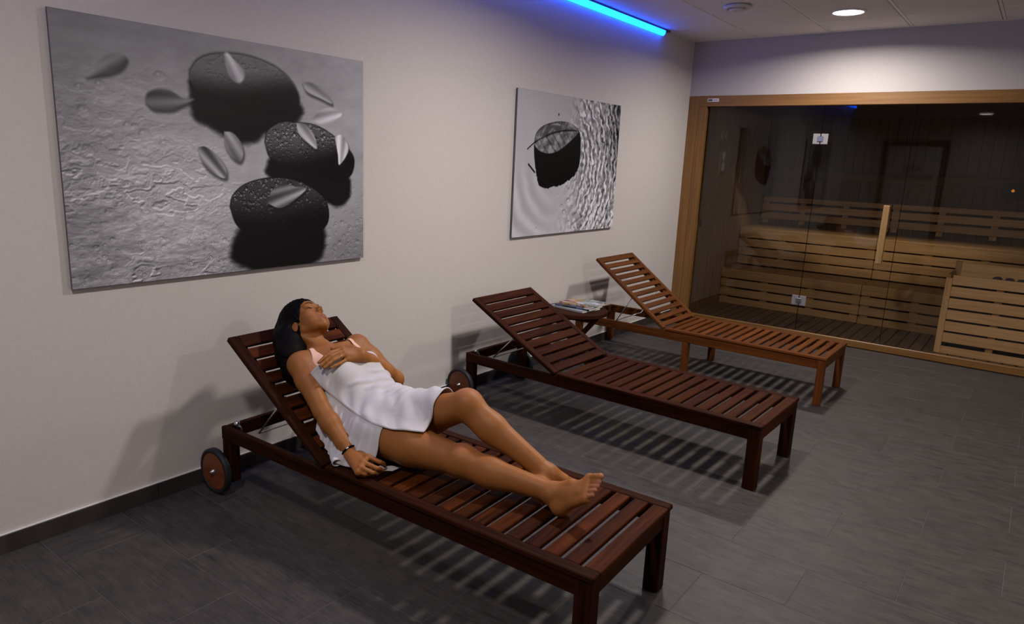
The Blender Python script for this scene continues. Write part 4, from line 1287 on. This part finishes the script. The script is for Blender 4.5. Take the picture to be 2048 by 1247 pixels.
# camisole: two straps and the band that disappears under the towel
def on_chest(u, v, off):
    p = T(u, v, .45)
    for _ in range(80):
        s = float(sdf(p[None], False)[0]) - off
        if abs(s) < 1e-4 or (p - HB) @ BN < .07: break
        p = p - BN * min(max(s, -.03), .03) * .8
    return p
def strap(cs, off=.0035, nw=7):
    G = np.array([[on_chest(u, v0 + (v1 - v0) * t, off) for t in np.linspace(0, 1, nw)] for u, v0, v1 in cs])
    return G
def dense(cs, n):
    cs = np.array(cs); t = np.linspace(0, len(cs) - 1, n)
    return [tuple(np.interp(q, np.arange(len(cs)), cs[:, i]) for i in range(3)) for q in t]
cR = dense([(.300, -.175, -.02), (.345, -.165, -.070), (.385, -.148, -.100), (.420, -.132, -.108), (.452, -.122, -.106)], 26)
cL = dense([(.300, .02, .155), (.345, .060, .145), (.385, .085, .125), (.430, .094, .112), (.462, .092, .108)], 26)
cams = bpy.data.objects.new('camisole', None); link(cams, person); cams['label'] = 'pale peach camisole'
for cs in (cR, cL):
    G = strap(cs)
    if grid_normals(G)[10, 3] @ BN < 0: G = G[::-1]
    cloth_obj('strap', G, M['camisole'], cams, .0015)
# ------------------------------------------------------------------ the two printed boards on the wall
def vnoise(nx, ny, fx, fy, seed, octaves=4, gain=.5):
    """Smooth value noise in 0..1 on an nx by ny raster."""
    r = np.random.RandomState(seed); out = np.zeros((ny, nx)); amp = 1; tot = 0
    for o in range(octaves):
        gx, gy = max(2, int(fx * 2 ** o) + 2), max(2, int(fy * 2 ** o) + 2)
        g = r.rand(gy, gx)
        x = np.linspace(0, gx - 1.001, nx); y = np.linspace(0, gy - 1.001, ny)
        xi, yi = x.astype(int), y.astype(int); tx, ty = x - xi, y - yi
        tx = tx * tx * (3 - 2 * tx); ty = ty * ty * (3 - 2 * ty)
        a = g[yi][:, xi] * (1 - tx) + g[yi][:, xi + 1] * tx
        b = g[yi + 1][:, xi] * (1 - tx) + g[yi + 1][:, xi + 1] * tx
        out += amp * (a * (1 - ty[:, None]) + b * ty[:, None]); tot += amp; amp *= gain
    return out / tot
def sm(a, b, x): t = np.clip((x - a) / (b - a), 0, 1); return t * t * (3 - 2 * t)
def poly_sd(px, py, pts):
    """Signed distance to a closed smooth outline (negative inside)."""
    p = polyline([(a, b, 0) for a, b in pts] + [(*pts[0], 0)], 90)[:-1, :2]
    lo_, hi_ = p.min(0) - .07, p.max(0) + .07
    ny_, nx_ = px.shape
    x0 = int(np.clip((lo_[0] / ASP) * nx_, 0, nx_ - 1)); x1 = int(np.clip((hi_[0] / ASP) * nx_ + 1, 1, nx_))
    y0 = int(np.clip(lo_[1] * ny_, 0, ny_ - 1)); y1 = int(np.clip(hi_[1] * ny_ + 1, 1, ny_))
    full = np.full(px.shape, .5); px = px[y0:y1, x0:x1]; py = py[y0:y1, x0:x1]
    d = np.full(px.shape, 9.0); ins = np.zeros(px.shape, bool)
    q = np.roll(p, -1, 0)
    for (ax, ay), (bx, by) in zip(p, q):
        ex, ey = bx - ax, by - ay
        t = np.clip(((px - ax) * ex + (py - ay) * ey) / (ex * ex + ey * ey + 1e-12), 0, 1)
        d = np.minimum(d, (px - ax - t * ex) ** 2 + (py - ay - t * ey) ** 2)
        c = ((ay > py) != (by > py)) & (px < ex * (py - ay) / (ey if abs(ey) > 1e-9 else 1e-9) + ax)
        ins ^= c
    d = np.sqrt(d); full[y0:y1, x0:x1] = np.where(ins, -d, d)
    return full
def drops(nx, ny, asp, n, rlo, rhi, seed, mask=None):
    """Scattered water beads: returns a signed relief image (lit side +, dark side -)."""
    r = np.random.RandomState(seed); out = np.zeros((ny, nx))
    for _ in range(n):
        cx, cy = r.rand() * nx, r.rand() * ny
        if mask is not None and r.rand() > mask[min(int(cy), ny - 1), min(int(cx), nx - 1)]: continue
        ra = r.uniform(rlo, rhi) * nx; rb = ra * r.uniform(.6, 1.1)
        x0, x1, y0, y1 = int(max(cx - ra - 2, 0)), int(min(cx + ra + 3, nx)), int(max(cy - rb - 2, 0)), int(min(cy + rb + 3, ny))
        if x1 <= x0 or y1 <= y0: continue
        X, Y_ = np.meshgrid(np.arange(x0, x1), np.arange(y0, y1))
        dx, dy = (X - cx) / ra, (Y_ - cy) / rb; d2 = dx * dx + dy * dy
        sh = np.where(d2 < 1, (-.75 * dy + .25 * dx) * np.sqrt(np.clip(d2, 0, 1)) * 1.1, 0)
        sh += np.where((d2 < 1.35) & (d2 > .8) & (dy > 0), -.5, 0) + np.where((dx + .25) ** 2 + (dy - .35) ** 2 < .06, .9, 0)
        out[y0:y1, x0:x1] += sh
    return out
def print_material(name, img, rough=.35):
    ny, nx = img.shape
    im = bpy.data.images.new(name, nx, ny, alpha=False, float_buffer=False)
    im.colorspace_settings.name = 'sRGB'
    v = np.clip(img * 1.36, 0, 1)
    px = np.stack([v * .975, v * .975, v * 1.02, np.ones_like(v)], -1).astype(np.float32)
    im.pixels.foreach_set(px.ravel()); im.update(); im.pack()
    m, nt, N, Lk, P = new_mat(name)
    t = N.new('ShaderNodeTexImage'); t.image = im; t.extension = 'EXTEND'
    uvn = N.new('ShaderNodeUVMap'); Lk.new(uvn.outputs[0], t.inputs[0])
    Lk.new(t.outputs[0], P.inputs['Base Color']); P.inputs['Roughness'].default_value = rough; P.inputs['Specular IOR Level'].default_value = .3
    return m

# ---- print one: three wet pebbles with petals
nx, ny = 1160, 804
PX, PY = np.meshgrid(np.linspace(0, 1, nx), np.linspace(0, 1, ny)); ASP = 1.443
AX_, AY_ = PX * ASP, PY
def A(pts): return [(a * ASP, b) for a, b in pts]
base_ = .49 + .10 * np.exp(-(((PX - .36) / .28) ** 2 + ((PY - .38) / .28) ** 2)) - .10 * sm(.55, 1, PX) * sm(.3, 0, PY) - .045 * sm(.6, 1.0, PY) + .05 * sm(.5, 1, PX) * sm(.5, .9, PY) - .06 * sm(.25, 0, PX)
blur = sm(.95, .35, PY)
w1 = vnoise(nx, ny, 7, 12, 1, 4); w2 = vnoise(nx, ny, 16, 22, 2, 4); w3 = vnoise(nx, ny, 40, 60, 3, 3)
def contour(n, f): return np.sin(n * f)
water = contour(w1 + .15 * w2, 38) * .5 + contour(w2 + .2 * w3, 30) * .5
gy = np.gradient(w1 * .7 + w2 * .5, axis=0) * ny / 6; gx_ = np.gradient(w1 * .7 + w2 * .5, axis=1) * nx / 9
relief = np.clip(-gy * .9 + gx_ * .4, -1, 1)
wet = sm(.60, .25, PX + .25 * (PY - .4)) * sm(.95, .72, PY) * (.35 + .65 * sm(.8, .3, PY))
near_ = sm(.42, .05, PY)
img = base_ + wet * (.050 * relief + .045 * water * sm(.15, .6, np.abs(relief) + .1))
img += .03 * (w3 - .5) + .05 * (w2 - .5) + .05 * (w1 - .5)
for fr, am in ((26, .10), (44, .06)):
    c_ = sm(-.15, .35, np.sin(w2 * fr + w1 * fr * .6 + 2 * w3))
    em = np.clip(-(np.roll(c_, -3, 0) - np.roll(c_, 3, 0)) + .5 * (np.roll(c_, -3, 1) - np.roll(c_, 3, 1)), -1, 1)
    img += am * em * wet * sm(.30, .62, vnoise(nx, ny, 5, 4, 9, 3)) * 1.2 * (.30 + .70 * sm(.75, .25, PY))
dr_ = drops(nx, ny, ASP, 2600, .0035, .0085, 5, np.clip(near_ * (.35 + .65 * sm(.2, .5, PX)), 0, 1) * .9 + .02)
img += .13 * dr_ * sm(.6, .15, PY)
dr2 = drops(nx, ny, ASP, 380, .008, .018, 6, np.clip(wet, 0, 1) * .5)
img += .07 * dr2
def blend(mask, val):
    global img
    img = img * (1 - mask) + val * mask
# dark mirror images below the stones
for pts, sft, op, val in (([(.355, .803), (.361, .671), (.404, .636), (.442, .609), (.504, .573), (.563, .587), (.607, .632), (.718, .691), (.72, .76), (.55, .78)], .025, .97, .045),
                     ([(.62, .52), (.600, .47), (.606, .428), (.741, .36), (.841, .300), (.884, .280), (.932, .321), (.925, .43), (.80, .50)], .02, .95, .035),
                     ([(.50, .20), (.472, .130), (.466, .054), (.513, .015), (.592, -.02), (.715, -.02), (.790, .015), (.818, .09), (.80, .19), (.65, .25)], .03, .97, .03)):
    d = poly_sd(AX_, AY_, A(pts)); d = d + .012 * (w3 - .5)
    blend(sm(sft, -sft * .4, d) * op, val)
def stone(pts, soft, hi, bead, seed, top):
    global img
    d = poly_sd(AX_, AY_, A(pts)); m = sm(soft, -soft, d)
    ys = [b for _, b in pts]; xs = [a for a, _ in pts]
    t = (PY - min(ys)) / (max(ys) - min(ys)); s_ = (PX - min(xs)) / (max(xs) - min(xs))
    up = sm(.26, .80, t + .06 * np.sin(s_ * 5) - .16 * (s_ - .5) * top) * sm(.0, -.007, d)
    body_ = .045 + hi * up
    body_ += bead * drops(nx, ny, ASP, 5200, .0025, .0062, seed, np.clip(m * (.15 + up), 0, 1)) * (.10 + .9 * up)
    body_ += .03 * (w3 - .5) * up
    blend(m, body_)
stone([(.354, .85), (.384, .902), (.445, .935), (.54, .944), (.64, .914), (.702, .856), (.729, .785), (.709, .739), (.653, .701), (.469, .722), (.372, .768), (.355, .803)], .012, .29, .09, 21, 1)
stone([(.591, .578), (.603, .632), (.653, .674), (.708, .679), (.795, .67), (.876, .619), (.951, .54), (.956, .468), (.928, .419), (.842, .406), (.695, .462), (.613, .504)], .005, .23, .42, 22, 1)
stone([(.461, .291), (.473, .343), (.515, .39), (.585, .417), (.666, .42), (.751, .389), (.821, .324), (.843, .251), (.829, .179), (.757, .131), (.641, .124), (.551, .149), (.485, .204)], .004, .15, .50, 23, 0)
def petal(pts, tip, tail, val, soft, veins=0.05, shadow=True):
    global img
    d = poly_sd(AX_, AY_, A(pts))
    if shadow: 
        ds = np.roll(np.roll(d, -9, 0), 4, 1); blend(sm(.012, -.008, ds) * .65, .07)
    dx, dy = (tail[0] - tip[0]) * ASP, tail[1] - tip[1]; L = math.hypot(dx, dy); dx /= L; dy /= L
    a = (AX_ - tip[0] * ASP) * dx + (AY_ - tip[1]) * dy; b = -(AX_ - tip[0] * ASP) * dy + (AY_ - tip[1]) * dx
    v = val + .03 + 1.7 * veins * np.sin(b / (.012 + .010 * np.clip(a / L, 0, 1)) * 2.2) + .08 * (1 - np.clip(a / L, 0, 1)) - .10 * sm(0, .03, -b) + .02 * (w3 - .5)
    blend(sm(soft, -soft, d), v)
petal([(.075, .784), (.101, .807), (.108, .834), (.139, .869), (.17, .875), (.18, .864), (.168, .832), (.136, .805)], (.08, .785), (.18, .87), .30, .010, .03)
petal([(.222, .711), (.23, .744), (.26, .764), (.294, .762), (.328, .738), (.364, .738), (.327, .71), (.291, .687), (.244, .686)], (.36, .737), (.22, .72), .27, .008, .03)
petal([(.464, .937), (.476, .941), (.499, .914), (.526, .879), (.527, .845), (.508, .822), (.484, .838), (.47, .88)], (.468, .94), (.51, .825), .50, .007, .04, False)
petal([(.739, .862), (.787, .864), (.837, .826), (.862, .779), (.816, .796), (.758, .821)], (.86, .78), (.74, .86), .42, .006, .04)
petal([(.77, .69), (.816, .745), (.846, .76), (.903, .738), (.876, .7), (.835, .673)], (.90, .738), (.78, .69), .52, .007, .05, False)
petal([(.713, .674), (.746, .671), (.784, .624), (.795, .559), (.754, .588), (.721, .625)], (.795, .56), (.72, .67), .48, .005, .05)
petal([(.871, .619), (.897, .632), (.924, .599), (.931, .551), (.891, .484), (.884, .537)], (.891, .485), (.90, .63), .58, .004, .07)
petal([(.367, .543), (.393, .546), (.43, .508), (.454, .458), (.451, .416), (.412, .436), (.383, .476)], (.45, .418), (.37, .545), .36, .004, .08)
petal([(.453, .615), (.481, .612), (.508, .573), (.515, .522), (.502, .488), (.474, .51), (.454, .56)], (.455, .615), (.51, .495), .40, .005, .04)
petal([(.595, .302), (.614, .362), (.656, .389), (.702, .378), (.749, .369), (.701, .315), (.644, .278)], (.748, .368), (.60, .30), .34, .003, .07)
IMG1 = np.clip(img, .02, .9)

# ---- print two: a leaf on a dark stone amid ripples
nx, ny = 760, 530
PX, PY = np.meshgrid(np.linspace(0, 1, nx), np.linspace(0, 1, ny)); ASP = 1.442
AX_, AY_ = PX * ASP, PY
w1 = vnoise(nx, ny, 6, 5, 31, 4); w2 = vnoise(nx, ny, 22, 18, 32, 3); w3 = vnoise(nx, ny, 60, 50, 33, 2)
cx, cy = .36 * ASP, .52
R_ = np.sqrt((AX_ - cx) ** 2 + ((AY_ - cy) * 1.0) ** 2); TH = np.arctan2(AY_ - cy, AX_ - cx)
img = .56 + .06 * (1 - PY) + .03 * (w1 - .5)
rip = np.sin(R_ * 95 + 9 * w1 + 7 * (w2 - .5)) * .6 + np.sin(R_ * 150 + 14 * w2 + 3 * TH) * .4
side = sm(.42, .66, PX + .10 * (w1 - .5)) * (1 - .45 * sm(.35, .0, PY) * sm(.75, .4, PX))
fine = vnoise(nx, ny, 70, 34, 35, 2)
img += side * (.25 * np.clip(rip + 1.1 * (fine - .5) * 2, -1.2, 1.0) - .04 - .24 * sm(.78, 1.0, PX) * sm(.15, .75, PY))
img += .05 * np.sin(R_ * 46 + 3 * w1) * sm(.45, .1, PX) * sm(.65, .2, PY)
img += .10 * sm(.3, .0, PY) * (fine - .5) * 2 * sm(.2, .6, PX)
img += .16 * drops(nx, ny, ASP, 120, .008, .022, 36, sm(.45, .12, PY) * sm(.3, .6, PX)) + .1 * drops(nx, ny, ASP, 60, .006, .012, 37, sm(.40, .30, PY) * sm(.25, .1, np.abs(PX - .35)))
so = [(.149, .633), (.161, .713), (.211, .768), (.299, .804), (.398, .82), (.491, .806), (.555, .767), (.578, .708), (.586, .576), (.573, .483), (.51, .41), (.407, .36), (.307, .341), (.22, .351), (.185, .428), (.162, .522)]
d = poly_sd(AX_, AY_, A(so)) + .02 * (w3 - .5) * sm(.6, .4, PY)
blend(sm(.004, -.004, d), .03 + .05 * (w2 - .5) * sm(.55, .7, PX + PY * .3))
lf = [(.153, .657), (.162, .708), (.205, .763), (.287, .798), (.398, .818), (.477, .81), (.548, .767), (.537, .736), (.462, .671), (.375, .612), (.289, .586), (.204, .599), (.155, .638)]
d = poly_sd(AX_, AY_, A(lf)); m = sm(.004, -.003, d)
vx, vy = (.535 - .153) * ASP, .765 - .657; L = math.hypot(vx, vy); vx /= L; vy /= L
a = (AX_ - .153 * ASP) * vx + (AY_ - .657) * vy; b = -(AX_ - .153 * ASP) * vy + (AY_ - .657) * vx - .03 * np.sin(a / L * 3.14)
lv = .40 + .30 * (vnoise(nx, ny, 40, 34, 38, 3) - .5) * 1.5 - .14 * sm(.03, .09, b)
lv -= .30 * np.exp(-(b / .006) ** 2)
for k in range(5):
    for s_ in (1, -1):
        lv -= .16 * np.exp(-((a - (.06 + .085 * k) - s_ * b * .8) / .006) ** 2) * (s_ * b > 0)
lv += .10 * drops(nx, ny, ASP, 200, .006, .014, 39, m)
blend(m, lv)
d = poly_sd(AX_, AY_, A([(.215, .70), (.26, .775), (.36, .80), (.385, .77), (.35, .745), (.30, .765), (.26, .72), (.235, .69)])); blend(sm(.004, -.003, d) * .8, .22 + .4 * sm(.78, .80, PY))
for p0, p1, wd in (((.096, .608), (.16, .662), .006), ((.111, .504), (.166, .451), .009), ((.40, .752), (.535, .766), .003)):
    ex, ey = (p1[0] - p0[0]) * ASP, p1[1] - p0[1]; t = np.clip(((AX_ - p0[0] * ASP) * ex + (AY_ - p0[1]) * ey) / (ex * ex + ey * ey), 0, 1)
    dd = np.hypot(AX_ - p0[0] * ASP - t * ex, AY_ - p0[1] - t * ey); blend(sm(wd, wd * .5, dd), .08)
blend(sm(.012, .007, np.hypot(AX_ - .355 * ASP, AY_ - .865)), .2)
IMG2 = np.clip(img * .94, .02, .9)

def wall_print(y0, y1, z0, z1, img, label, name):
    t = empty('wall_print', (0.0, (y0 + y1) / 2, z0)); tag(t, label, 'picture', 'black and white prints on the wall')
    h_, d_ = (y1 - y0) / 2, z1 - z0
    box('board', (.008, -h_, 0), (.0195, h_, d_), M['board_edge'], t, .001)
    me = bpy.data.meshes.new('print_face')
    me.from_pydata([(.0198, -h_ + .001, .001), (.0198, h_ - .001, .001), (.0198, h_ - .001, d_ - .001), (.0198, -h_ + .001, d_ - .001)], [], [(0, 1, 2, 3)])
    uv = me.uv_layers.new(name='UVMap')
    for i, c in enumerate(((0, 0), (1, 0), (1, 1), (0, 1))): uv.data[i].uv = c
    me.materials.append(print_material(name, img))
    o = bpy.data.objects.new('print_face', me); link(o, t)
    for zz in (.10, d_ - .13):
        box('hanging_batten', (.0, -h_ + .06, zz), (.008, h_ - .06, zz + .03), M['board_edge'], t, .001)
M['board_edge'] = plain('board_edge', srgb(96, 92, 94), .6)
wall_print(.088, 1.526, .9608, 1.957, IMG1, 'large black and white print of three wet pebbles above the woman', 'pebble_print')
wall_print(2.853, 4.269, .9818, 1.9637, IMG2, 'black and white print of a leaf on a stone amid ripples, nearer the sauna', 'leaf_print')
